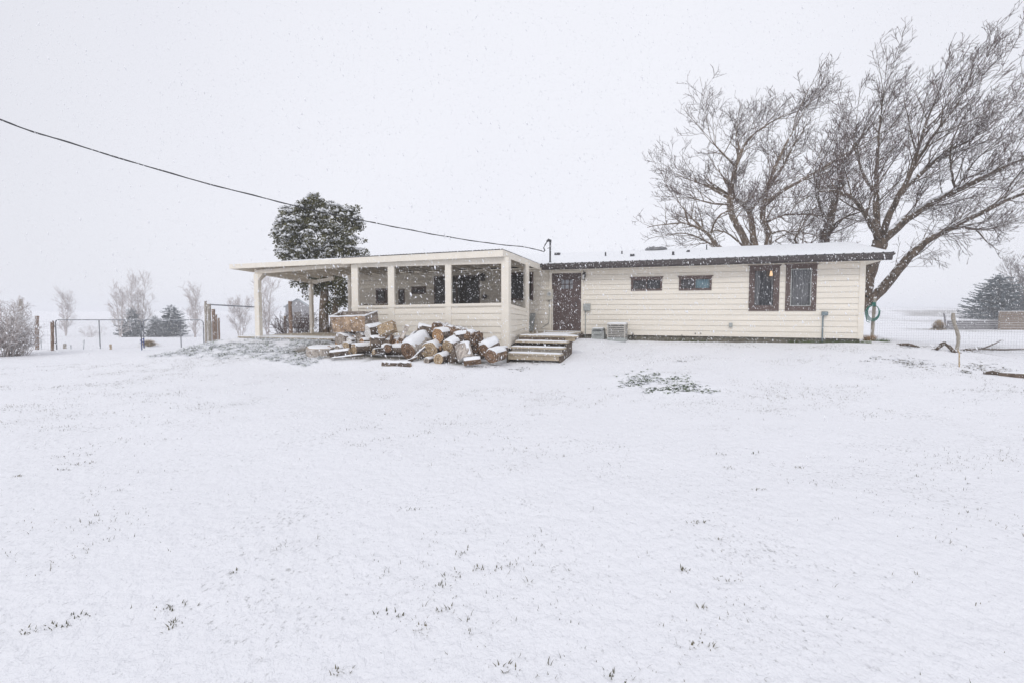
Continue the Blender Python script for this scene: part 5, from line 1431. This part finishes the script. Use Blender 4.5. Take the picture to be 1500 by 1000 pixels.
# thin T posts in the field
for (u, vb, vt, lab) in ((60.5, 508, 495, 'thin blue stake right of the reddish brown post'), (104, 509, 503, 'thin stake right of the grey stump'), (122, 509, 495, 'thin leaning stake behind the middle of the wide gate')):
    p = P(u, vb, 22.4); mb = MB(); hh = (vb - vt) / 750 * 22.4; mb.tube([(0, 0, -.1), (.06 if u == 122 else 0, 0, hh)], .012, 5); mb.tube([(-.02, 0, hh * .8), (.02, 0, hh * .8)], .01, 4)
    o = mb.build('stake', M['bluegrey'], None); o.location = (p.x, p.y, H(p.x, p.y)); tag(o, lab, 'stake', 'thin stakes behind the wide gate')

# dog run fence with wooden posts
r0 = P(306, 506, 19.5); r0.z = H(r0.x, r0.y)
run = empty('dog_run_fence', tuple(r0), 0, 'tall chain link run with rough wooden posts beside the deck', 'fence')
ends = {}
for (u, vb, vt, wpx, Y, m) in ((301.6, 507, 441, 3.6, 19.3, 'greywood'), (306.8, 506, 445.5, 4.6, 19.6, 'greywood'), (313, 505, 453, 4.6, 21.5, 'woodpost'), (316.8, 504, 461, 2.6, 23.2, 'woodpost'), (320.6, 503, 466, 3, 25.2, 'woodpost'), (380.3, 495, 445.5, 4.2, 21.2, 'woodpost'), (425.5, 494, 441.5, 5, 22.0, 'woodpost'), (417.8, 494, 463, 3.6, 24.5, 'woodpost')):
    b, t = woodpost(u, vb, vt, wpx, None, m=m, Y=Y, parent=run, crook=.25, name='post'); ends[u] = (b, t)
mb = MB(); off = Vector(run.location)
pA = ends[306.8]; pB = ends[380.3]
mb.tube([pA[1] - off + Vector((0, 0, -.02)), P(372, 449.8, 20.6) - off, pB[1] - off - Vector((0, 0, .1))], .028, 7); mb.build('top_rail', M['gal'], run)
mb = MB()
a = pA[0] - off; b = pB[0] - off; chain(mb, (a.x, a.y, 0), (b.x, b.y, 0), .0, 1.3, pitch=.09, r=.0017)
e1 = ends[320.6][0] - off; chain(mb, (a.x, a.y, 0), (e1.x, e1.y, 0), .0, 1.0, pitch=.1, r=.0015)
b2 = ends[425.5][0] - off; weld(mb, (b.x, b.y, 0), (b2.x, b2.y, 0), 0, 1.15, .12, .12, .0018)
mb.build('mesh', M['wire'], run)
# hazy shed roof far behind
sh = P(437, 470, 125); zb = H(sh.x, sh.y); zt = P(437, 438, 125).z
root = empty('farm_shed', (sh.x, sh.y, zb), .3, 'faint blue grey gabled shed far off behind the brown shrub', 'shed')
mb = MB(); wz = (zt - zb) * .72; mb.box(-2.6, 2.6, -2, 2, -.3, wz); mb.add([(-2.6, -2, wz), (2.6, -2, wz), (0, -2, zt - zb - .1)], [(0, 1, 2)]); mb.build('wall', M['boardsgrey'], root)
mb = MB(); 
for s in (-1, 1): mb.hexa([(0, -2.3, zt - zb - .08), (s * 3, -2.3, wz - .15), (s * 3, 2.3, wz - .15), (0, 2.3, zt - zb - .08), (0, -2.3, zt - zb + .05), (s * 3, -2.3, wz), (s * 3, 2.3, wz), (0, 2.3, zt - zb + .05)])
mb.build('roof', M['bluegrey'], root)
mb = MB(); mb.box(-.8, .8, -2.05, -2.001, -.2, wz * .75); mb.build('door', M['darkwood'], root)

# right hand side: hose post, mesh, crooked post
hb, ht = woodpost(1277, 496, 437, 4.4, 'upright pale post with a green hose hung on it, right of the house', m='greywood', Y=17.6, lean=4.5)
hc = P(1276.5, 457, 17.5)
root = empty('garden_hose', tuple(hc), 0, 'coiled green garden hose looped over the post right of the house', 'hose')
mb = MB()
for k in range(4):
    rr = .205 + .014 * k; pts = []
    for j in range(29):
        a = 2 * math.pi * j / 28 + k; pts.append((rr * math.cos(a) * (.92 + .03 * k) , -.09 + .012 * k, rr * math.sin(a) * 1.12 - .015 * k))
    mb.tube(pts, .011, 6, cap=False)
mb.build('coil', M['hose'], root, smooth=True)
mb = MB(); mb.tube([(-.2, -.1, -.05), (-.24, -.1, -.2), (-.22, -.1, -.32), (-.1, -.1, -.36)], .011, 6); mb.tube([(.2, -.1, -.02), (.24, -.1, .04)], .011, 6); mb.build('loose_end', M['hose'], root)
mb = MB(); c_ = P(1279.8, 446, 17.58) - hc; mb.tube([c_ - Vector((0, 0, .07)), c_ + Vector((0, 0, .07))], .065, 10); mb.build('tie', M['hose'], root)
fA = P(1281, 500, 17.7); fB = P(1420, 500, 17.2); fC = P(1530, 500, 16.6)
zt = P(1350, 449.5, 17.5).z; zb = H(fB.x, fB.y) - .02
wf = empty('wire_fence', (fA.x, fA.y, zb), 0, 'see through welded wire fence running right from the hose post', 'fence')
mb = MB(); h_ = zt - zb; weld(mb, (0, 0, 0), fB - fA, 0, h_, .075, .085, .002); weld(mb, fB - fA, fC - fA, 0, h_, .075, .085, .002)
for v in mb.v: pass
mb.v = [(x, y, z) for x, y, z in mb.v]
mb.build('mesh', M['wire'], wf)
mb = MB(); p = fC - fA; mb.tube([(p.x, p.y, -.2), (p.x, p.y, h_ + .1)], .04, 7); mb.build('post', M['greywood'], wf)
woodpost(1401.5, 512, 458.5, 4.6, 'crooked pale wooden post against the wire fence', m='greywood', Y=16.3, lean=-2, crook=1.1)
p = GT(1405.5, 537); mb = MB(); mb.tube([(0, 0, -.1), (-.02, 0, .3), (-.05, .02, (537 - 511) / 750 * p.y)], [.014, .013, .012], 6); o = mb.build('stake', M['straw'], None); o.location = p; tag(o, 'thin pale stake in the grass in front of the crooked post', 'stake')
# dark leaning fence post + board fence in the distance
p = P(1384, 483, 47); z = H(p.x, p.y); mb = MB(); mb.tube([(.15, 0, -.2), (-.15, 0, P(1383, 458.5, 47).z - z)], .07, 6); o = mb.build('fence_post', M['boardsgrey'], None); o.location = (p.x, p.y, z); tag(o, 'dark leaning post where the far board fence begins', 'post')
def boardfence(u0, u1, vt, Y, m, label, vb=484):
    a = P(u0, 480, Y); b = P(u1, 480, Y); z = min(H(a.x, a.y), H(b.x, b.y)); zt = P(u0, vt, Y).z; h = zt - z
    root = empty('board_fence', (a.x, a.y, z), 0, label, 'fence', 'board fences beyond the wire fence'); L = b.x - a.x
    mb = MB(); zz = 0; k = 0
    while zz < h - .05: mb.box(0, L, -.02 - .004 * (k % 2), .02, zz, min(zz + .19, h)); zz += .21; k += 1
    mb.build('boards', M[m], root)
    x = .1
    while x < L: mb = MB(); mb.box(x, x + .12, .025, .13, -.2, h + .05); mb.build('post', M[m], root); x += 2.4
    sn = MB(); sn.box(0, L, -.04, .04, h, h + .04); sn.build('snow', M['snow'], root)
boardfence(1387, 1462, 470, 46.2, 'boardsgrey', 'low grey board fence under the left side of the spruce')
boardfence(1462, 1560, 456.5, 45, 'boards', 'taller brown board fence at the right edge beyond the wire fence')
# straw heap
p = P(1374.5, 483.5, 44.5); z = H(p.x, p.y)
mb = MB(); rg = random.Random(5)
for _ in range(2600):
    a = rg.uniform(0, 6.283); e = rg.random() ** .6 * 1.4; d = Vector((math.cos(a) * math.sin(e), math.sin(a) * math.sin(e) * .7, math.cos(e) * 1.15)); s = Vector((d.x * .15, d.y * .15, 0)); L = rg.uniform(.65, .9)
    w = Vector((-math.sin(a), math.cos(a), 0)) * .012; q = d * L; q.z = max(.02, q.z - .18 * L * math.sin(e)); m_ = q * .6 + Vector((0, 0, .1))
    mb.add([s - w, s + w, m_ + w, m_ - w], [(0, 1, 2, 3)]); mb.add([m_ - w, m_ + w, q], [(0, 1, 2)])
o = mb.build('ornamental_grass', M['straw'], None); o.location = (p.x, p.y, z - .02); tag(o, 'rounded tan clump of dry grass at the left end of the far board fence', 'grass clump')
p = P(219, 511, 24); z = H(p.x, p.y)
mb = MB()
for _ in range(900):
    a = rg.uniform(0, 6.283); e = rg.random() ** .6 * 1.45; d = Vector((math.cos(a) * math.sin(e), math.sin(a) * math.sin(e) * .7, math.cos(e) * .6)); L = rg.uniform(.35, .62)
    w = Vector((-math.sin(a), math.cos(a), 0)) * .006; q = d * L * 1.1; m_ = q * .6 + Vector((0, 0, .08)); mb.add([-w, w, m_ + w, m_ - w], [(0, 1, 2, 3)]); mb.add([m_ - w, m_ + w, q], [(0, 1, 2)])
o = mb.build('ornamental_grass', M['straw'], None); o.location = (p.x, p.y, z - .02); tag(o, 'pale dry grass tuft behind where the two pipe gates meet', 'grass clump')

# fallen branches on the right
def fallen(pts, rr, label, m='darkwood', seed=1):
    q = [GT(u, v) for u, v, _ in pts]; b = q[0].copy()
    for k, (_, _, dz) in enumerate(pts): q[k] = q[k] - b + Vector((0, 0, dz))
    mb = MB(); T = Grow(seed); 
    mb.tube(q, rr, 7, jit=.1); 
    for _ in range(5):
        i = T.r.randrange(len(q)); d = Vector((T.r.gauss(0, 1), T.r.gauss(0, .6), abs(T.r.gauss(0, .5)))).normalized(); d.z *= .4; mb.tube([q[i], q[i] + d * .09, q[i] + d * .17 + Vector((0, 0, -.03))], [rr[i] * .5, rr[i] * .35, .006], 4)
    o = mb.build('fallen_branch', M[m], None); o.location = b; tag(o, label, 'branch', 'fallen branches by the right fence')
fallen([(1372, 513, .03), (1382, 512, .16), (1390, 513, .1), (1397, 516, .02)], [.03, .045, .045, .04], 'arched dark fallen branch just left of the crooked post')
fallen([(1318, 506, .03), (1330, 507, .05), (1345, 509, .02)], [.03, .035, .02], 'short dark branch lying between the house corner and arched branch', seed=2)
fallen([(1440, 511, .02), (1455, 508, .12), (1466, 505, .22)], [.03, .03, .015], 'branch tilting upward out of the debris right of the crooked post', seed=3)
fallen([(1412, 514, .03), (1435, 513, .05), (1470, 513, .03), (1500, 512, .03)], [.02, .03, .03, .02], 'long low branch along the debris line at the right edge', seed=4)
# timber at lower right
a = GT(1462, 549); b = GT(1530, 556)
mb = MB(); d = (b - a); L = d.length; mb.box(0, L, -.05, .05, -.04, .055); 
root = empty('landscape_timber', tuple(a), math.atan2(d.y, d.x), 'dark rust brown timber edging at the lower right', 'timber')
mb.build('beam', M['darkwood'], root, bevel=.01)
mb = MB(); mb.tube([(-.22, 0, .02), (-.08, .02, .04), (0.02, 0, .03)], [.03, .05, .03], 8, jit=.1); mb.build('rock_end', M['darkwood'], root)
snowsheet('snow', .05, L, -.035, .06, lambda x, y: .055, .03, root, 20, 4, 99, .01)

# ------------------------------------------------------------------ plants poking through the snow
def scatter_grass():
    rg = np.random.RandomState(4); r2 = random.Random(12)
    mb = MB()
    def tuft(x, y, n, h, w):
        z = H(x, y)
        for _ in range(n):
            a = r2.uniform(0, 6.283); q = r2.uniform(0, .02); L = h * r2.uniform(.5, 1.1); le = r2.uniform(.1, .9)
            d = Vector((math.cos(a) * le, math.sin(a) * le, 1)).normalized(); s = Vector((x + math.cos(a) * q, y + math.sin(a) * q, z - .01)); pw = Vector((-math.sin(a), math.cos(a), 0)) * w
            m_ = s + d * L * .6; e = s + d * L + Vector((math.cos(a), math.sin(a), -.3)) * L * .25 * le
            mb.add([s - pw, s + pw, m_ + pw * .7, m_ - pw * .7], [(0, 1, 2, 3)]); mb.add([m_ - pw * .7, m_ + pw * .7, e], [(0, 1, 2)])
    # single blades, clustered by noise
    N = 300000
    x = rg.uniform(-15, 15, N); y = 2.0 + 13.5 * rg.uniform(0, 1, N) ** .8
    m = (np.abs(x) < y * 1.08 + .5)
    n = fbm(x / 1.7, y / 1.1, 81, 4) * .6 + fbm(x / .3, y / .3, 91, 2) * .4
    pr = np.clip((n - .50) * 4.2, 0.02, 1) ** 1.5
    m &= rg.uniform(0, 1, N) < pr
    l = [to_local(a, b) for a, b in zip(x[m], y[m])]
    for (a, b), (lx_, ly_) in zip(zip(x[m], y[m]), l):
        if ly_ > -.15: continue
        if -9.5 < lx_ < 1.3 and ly_ > -5.9: continue
        big = r2.random()
        if big < .86: tuft(a, b, 1, .014 + .018 * r2.random() , .0026 + .0014 * (b > 6))
        elif big < .993: tuft(a, b, 2, .03 + .03 * r2.random(), .002)
        else: tuft(a, b, 5, .03 + .02 * r2.random(), .003)
    # chosen larger tufts seen in the photo
    for (u, v) in ((45, 925), (92, 912), (103, 905), (260, 915), (250, 893), (270, 885), (90, 688), (115, 680), (130, 677), (25, 698), (602, 747), (680, 808), (700, 832), (735, 830), (664, 842), (650, 858), (651, 894), (614, 918), (740, 979), (578, 902), (505, 983), (1014, 766), (1065, 685), (1060, 850), (1030, 945), (1003, 836), (903, 990), (1169, 685), (1110, 717), (350, 838), (1060, 665), (1100, 664), (130, 1), ):
        if v < 500: continue
        g = GT(u, v)
        for _ in range(5): tuft(g.x + r2.gauss(0, .04), g.y + r2.gauss(0, .02), 3, .036, .004)
    print('grass faces', len(mb.f))
    tag(mb.build('grass', M['grassm'], None), 'thin grass blades poking through the snow', 'grass', kind='stuff')
scatter_grass()

def leafy(name, spots, mats, label, seed, Lr=(.10, .24), per=7, w=.007, flat=.6, dark=.45):
    r2 = random.Random(seed); mb = MB()
    for (x, y) in spots:
        z = H(x, y)
        for _ in range(per):
            mb.cur = 0 if r2.random() < dark else 1
            a = r2.uniform(0, 6.283); L = r2.uniform(*Lr); s = Vector((x + r2.gauss(0, .03), y + r2.gauss(0, .03), z - .01)); h = Vector((math.cos(a), math.sin(a), 0)); pw = Vector((-h.y, h.x, 0)) * w * r2.uniform(.7, 1.4) * (1.6 if mb.cur else 1)
            up = r2.uniform(.4, 1) * (1 - flat * .4)
            prev = s; lift = .006 if mb.cur else 0
            pts = [s + h * L * t * .8 + Vector((0, 0, L * (up * 1.3 * t - 1.2 * up * t * t) + lift)) for t in (0, .35, .7, 1)]
            ws = [.6, 1, .8, .1]
            for i in range(3): mb.add([pts[i] - pw * ws[i], pts[i] + pw * ws[i], pts[i + 1] + pw * ws[i + 1], pts[i + 1] - pw * ws[i + 1]], [(0, 1, 2, 3)])
    return tag(mb.build(name, mats, None), label, 'ground cover', kind='stuff')
r3 = random.Random(77)
sp = []
while len(sp) < 900:
    lx_ = r3.uniform(-11.7, -5.4); ly_ = r3.uniform(-6.3, -3.85)
    if ly_ > -4.2 and lx_ > xpl: continue
    if float(fbm(lx_ / .6, ly_ / .5, 5)) + r3.random() * .25 < .58: continue
    p = to_world(lx_, ly_); sp.append((p.x, p.y))
leafy('ground_cover', sp, [M['green'], M['snow']], 'snow matted strap leaved plants on the bank below the deck', 5, dark=.32)
sp = []
for (cu, cv, su, sv, n) in ((940, 552, 22, 9, 60), (930, 562, 18, 5, 30), (985, 555, 22, 6, 45), (1005, 566, 22, 7, 50), (970, 570, 26, 5, 30), (1040, 572, 10, 3, 12)):
    for _ in range(n): g = GT(r3.gauss(cu, su * .6), r3.gauss(cv, sv * .6)); sp.append((g.x, g.y))
leafy('ground_cover', sp, [M['green'], M['snow']], 'low mound of dark leaves under snow in mid yard', 6, Lr=(.05, .13), per=7, w=.011, dark=.6)
sp = []
for (cu, cv, su, sv, n) in ((1325, 530, 20, 6, 50), (1350, 533, 24, 5, 40), (1290, 524, 24, 4, 30), (1430, 536, 14, 5, 40), (1412, 544, 6, 2, 22), (1460, 540, 22, 5, 26), (1420, 512, 8, 2, 14), (1460, 511, 24, 2.5, 130), (1435, 509, 16, 2.0, 50), (1480, 503, 14, 2.0, 30), (1340, 508, 24, 2, 26), (1000, 528, 14, 2, 10), (760, 540, 16, 3, 20), (800, 532, 20, 2, 14), (700, 536, 25, 3, 18)):
    for _ in range(n): g = GT(r3.gauss(cu, su * .6), r3.gauss(cv, sv * .6)); sp.append((g.x, g.y))
leafy('ground_cover', sp, [M['grassm'], M['snow']], 'scattered dark leaves and stems on the snow at the right', 7, Lr=(.03, .11), per=5, w=.010, dark=.65)
# green grass along the foundation, rusty tuft at the corner
r2 = random.Random(31); mb = MB()
for k in range(2600):
    t = r2.random() ** .6; lx_ = 3.2 + (HX1 - 3.0) * t; ly_ = -abs(r2.gauss(0, .07)) - .02; p = to_world(lx_, ly_); z = H(p.x, p.y)
    if float(fbm(lx_ * 1.5, 2, 6)) < .42 and t < .9: continue
    L = r2.uniform(.04, .12); a = r2.uniform(0, 6.28); d = Vector((math.cos(a) * .4, math.sin(a) * .4, 1)); pw = Vector((-math.sin(a), math.cos(a), 0)) * .003; s = Vector((p.x, p.y, z - .01)); mb.add([s - pw, s + pw, s + d * L], [(0, 1, 2)])
tag(mb.build('grass', M['green'], None), 'green grass strip along the foot of the house wall', 'grass', kind='stuff')
g = P(1273, 500, 16.2); g.z = H(g.x, g.y); mb = MB()
for k in range(500):
    L = r2.uniform(.08, .3); a = r2.uniform(0, 6.28); q = r2.uniform(0, .16); d = Vector((math.cos(a) * .7, math.sin(a) * .7, 1)).normalized(); pw = Vector((-math.sin(a), math.cos(a), 0)) * .007; s = Vector((math.cos(a) * q, math.sin(a) * q * .6, -.02)); mb.add([s - pw, s + pw, s + d * L], [(0, 1, 2)])
o = mb.build('dry_plant', mat('rust_leaf', (.22, .12, .05), .9, col2=(.42, .26, .12), scale=9, snow=.3), None); o.location = g; tag(o, 'rusty brown plant tuft at the right corner of the house', 'plant')
g = P(1290, 503, 15.6); g.z = H(g.x, g.y); mb = MB()
for k in range(500):
    L = r2.uniform(.05, .16); a = r2.uniform(0, 6.28); q = r2.uniform(0, .3); d = Vector((math.cos(a) * .7, math.sin(a) * .7, 1)).normalized(); pw = Vector((-math.sin(a), math.cos(a), 0)) * .004; s = Vector((math.cos(a) * q, math.sin(a) * q * .5, -.02)); mb.add([s - pw, s + pw, s + d * L], [(0, 1, 2)])
o = mb.build('grass_tuft', M['green'], None); o.location = g; tag(o, 'green grass tuft just right of the rusty plant', 'grass clump')

# ------------------------------------------------------------------ falling snow
def snowfall():
    rg = np.random.RandomState(8); N = 190000
    x = rg.uniform(-15, 15, N); y = rg.uniform(3.2, 17.5, N); z = rg.uniform(0.1, 9.5, N)
    m = (np.abs(x) < y * 1.02 + .4) & (z < E + y * .66) & (z > hgt(x, y) + .05)
    lx_ = (x - W0.x) * DX + (y - W0.y) * DY; ly_ = (x - W0.x) * BX + (y - W0.y) * BY
    m &= ly_ < -.15
    m &= ~((lx_ < xc + .1) & (ly_ > PF - .1))
    x, y, z = x[m], y[m], z[m]; n = len(x)
    r = rg.uniform(.0023, .0048, n) * rg.choice([1, 1, 1, 1.5], n)
    axis = np.stack([rg.normal(-.28, .22, n), rg.normal(0, .25, n), np.ones(n)], 1); axis /= np.linalg.norm(axis, axis=1)[:, None]
    s1 = np.cross(axis, np.array([[0, 1, 0]])); s1 /= np.linalg.norm(s1, axis=1)[:, None]; s2 = np.cross(axis, s1)
    c = np.stack([x, y, z], 1); k = rg.uniform(1.5, 3.3, n)[:, None] * r[:, None]; rr = r[:, None]
    j = lambda: rg.uniform(.75, 1.2, n)[:, None]
    V = np.stack([c + axis * k, c + s1 * rr * j(), c + s2 * rr * j(), c - s1 * rr * j(), c - s2 * rr * j(), c - axis * k * j()], 1).reshape(-1, 3).astype(np.float32)
    F = np.array([(0, 1, 2), (0, 2, 3), (0, 3, 4), (0, 4, 1), (5, 2, 1), (5, 3, 2), (5, 4, 3), (5, 1, 4)])
    F = (F[None] + 6 * np.arange(n)[:, None, None]).reshape(-1, 3).astype(np.int32)
    me = bpy.data.meshes.new('falling_snow'); me.vertices.add(len(V)); me.vertices.foreach_set('co', V.ravel())
    me.loops.add(F.size); me.loops.foreach_set('vertex_index', F.ravel()); me.polygons.add(len(F))
    me.polygons.foreach_set('loop_start', np.arange(0, F.size, 3, dtype=np.int32)); me.polygons.foreach_set('loop_total', np.full(len(F), 3, np.int32)); me.update(calc_edges=True)
    me.materials.append(mat('snowflake', (.93, .94, .96), .6, var=.02))
    o = bpy.data.objects.new('falling_snow', me); COL.objects.link(o); tag(o, 'snowflakes falling through the air', 'snowfall', kind='stuff'); print('flakes', n)
snowfall()

# ------------------------------------------------------------------ haze
mb = MB(); mb.box(-1250, 1250, -1250, 1250, -4, 14)
m = bpy.data.materials.new('haze_air'); m.use_nodes = True; nt = m.node_tree; nt.nodes.clear()
o_ = nt.nodes.new('ShaderNodeOutputMaterial'); pv = nt.nodes.new('ShaderNodeVolumePrincipled')
pv.inputs['Color'].default_value = (.93, .94, .96, 1); pv.inputs['Density'].default_value = .0018; pv.inputs['Anisotropy'].default_value = .2
nt.links.new(pv.outputs[0], o_.inputs['Volume'])
tag(mb.build('haze', m, None), 'pale snowy air', 'haze', kind='stuff')

# ------------------------------------------------------------------ sky + sun
SUN_EL, SUN_AZ = 38, 25     # azimuth measured from +Y toward +X
w = bpy.data.worlds.new('World'); scene.world = w; w.use_nodes = True; nt = w.node_tree; L = nt.links
bg = nt.nodes['Background']
sky = nt.nodes.new('ShaderNodeTexSky'); sky.sky_type = 'NISHITA'; sky.sun_disc = False; sky.sun_elevation = R(SUN_EL); sky.sun_rotation = R(SUN_AZ)
hs = nt.nodes.new('ShaderNodeHueSaturation'); hs.inputs['Saturation'].default_value = .2; L.new(sky.outputs[0], hs.inputs['Color'])
tc = nt.nodes.new('ShaderNodeTexCoord')
nz = nt.nodes.new('ShaderNodeTexNoise'); nz.inputs['Scale'].default_value = 1.3; nz.inputs['Detail'].default_value = 3
L.new(tc.outputs['Generated'], nz.inputs['Vector'])
rp = nt.nodes.new('ShaderNodeValToRGB'); rp.color_ramp.elements[0].position = .3; rp.color_ramp.elements[1].position = .7
rp.color_ramp.elements[0].color = (7.95, 8.05, 8.8, 1); rp.color_ramp.elements[1].color = (8.5, 8.6, 9.2, 1)
L.new(nz.outputs['Fac'], rp.inputs['Fac'])
mx = nt.nodes.new('ShaderNodeMix'); mx.data_type = 'RGBA'; mx.inputs[0].default_value = .93
L.new(hs.outputs[0], mx.inputs[6]); L.new(rp.outputs[0], mx.inputs[7])
sx = nt.nodes.new('ShaderNodeVectorMath'); sx.operation = 'DOT_PRODUCT'; L.new(tc.outputs['Generated'], sx.inputs[0]); sx.inputs[1].default_value = Vector((.10, .95, .22)).normalized()
mrs = nt.nodes.new('ShaderNodeMapRange'); mrs.interpolation_type = 'SMOOTHSTEP'; mrs.inputs['From Min'].default_value = .45; mrs.inputs['From Max'].default_value = 1.0; mrs.inputs['To Min'].default_value = .90; mrs.inputs['To Max'].default_value = 1.05
L.new(sx.outputs['Value'], mrs.inputs['Value'])
vm = nt.nodes.new('ShaderNodeVectorMath'); vm.operation = 'SCALE'; L.new(mx.outputs[2], vm.inputs[0]); L.new(mrs.outputs[0], vm.inputs['Scale'])
L.new(vm.outputs[0], bg.inputs['Color']); bg.inputs['Strength'].default_value = .1
sd_ = bpy.data.lights.new('sun', 'SUN'); sd_.energy = .95; sd_.angle = R(22); sd_.color = (1, .97, .93)
so = bpy.data.objects.new('sun', sd_); COL.objects.link(so)
SUNLOC = 200
sv = Vector((math.sin(R(SUN_AZ)) * math.cos(R(SUN_EL)), math.cos(R(SUN_AZ)) * math.cos(R(SUN_EL)), math.sin(R(SUN_EL))))
# sun set above and behind the camera's left, to brighten the house walls
sv = Vector((-.25, -.75, .70)).normalized()
so.rotation_euler = sv.to_track_quat('Z', 'Y').to_euler()
sky.sun_elevation = math.asin(sv.z); sky.sun_rotation = math.atan2(sv.x, sv.y)

# ------------------------------------------------------------------ camera
cd = bpy.data.cameras.new('camera'); cam = bpy.data.objects.new('camera', cd); COL.objects.link(cam)
cd.sensor_width = 36; cd.lens = 18.0; cd.clip_end = 4000; cd.clip_start = .05
cam.location = (0, 0, E); cam.rotation_euler = (R(90) - PITCH, 0, 0)
scene.camera = cam
scene.view_settings.view_transform = 'Standard'; scene.view_settings.look = 'None'; scene.view_settings.exposure = 0.08; scene.view_settings.gamma = 1
scene.cycles.volume_bounces = 2; scene.cycles.max_bounces = 8; scene.cycles.transparent_max_bounces = 12
scene.cycles.use_denoising = True
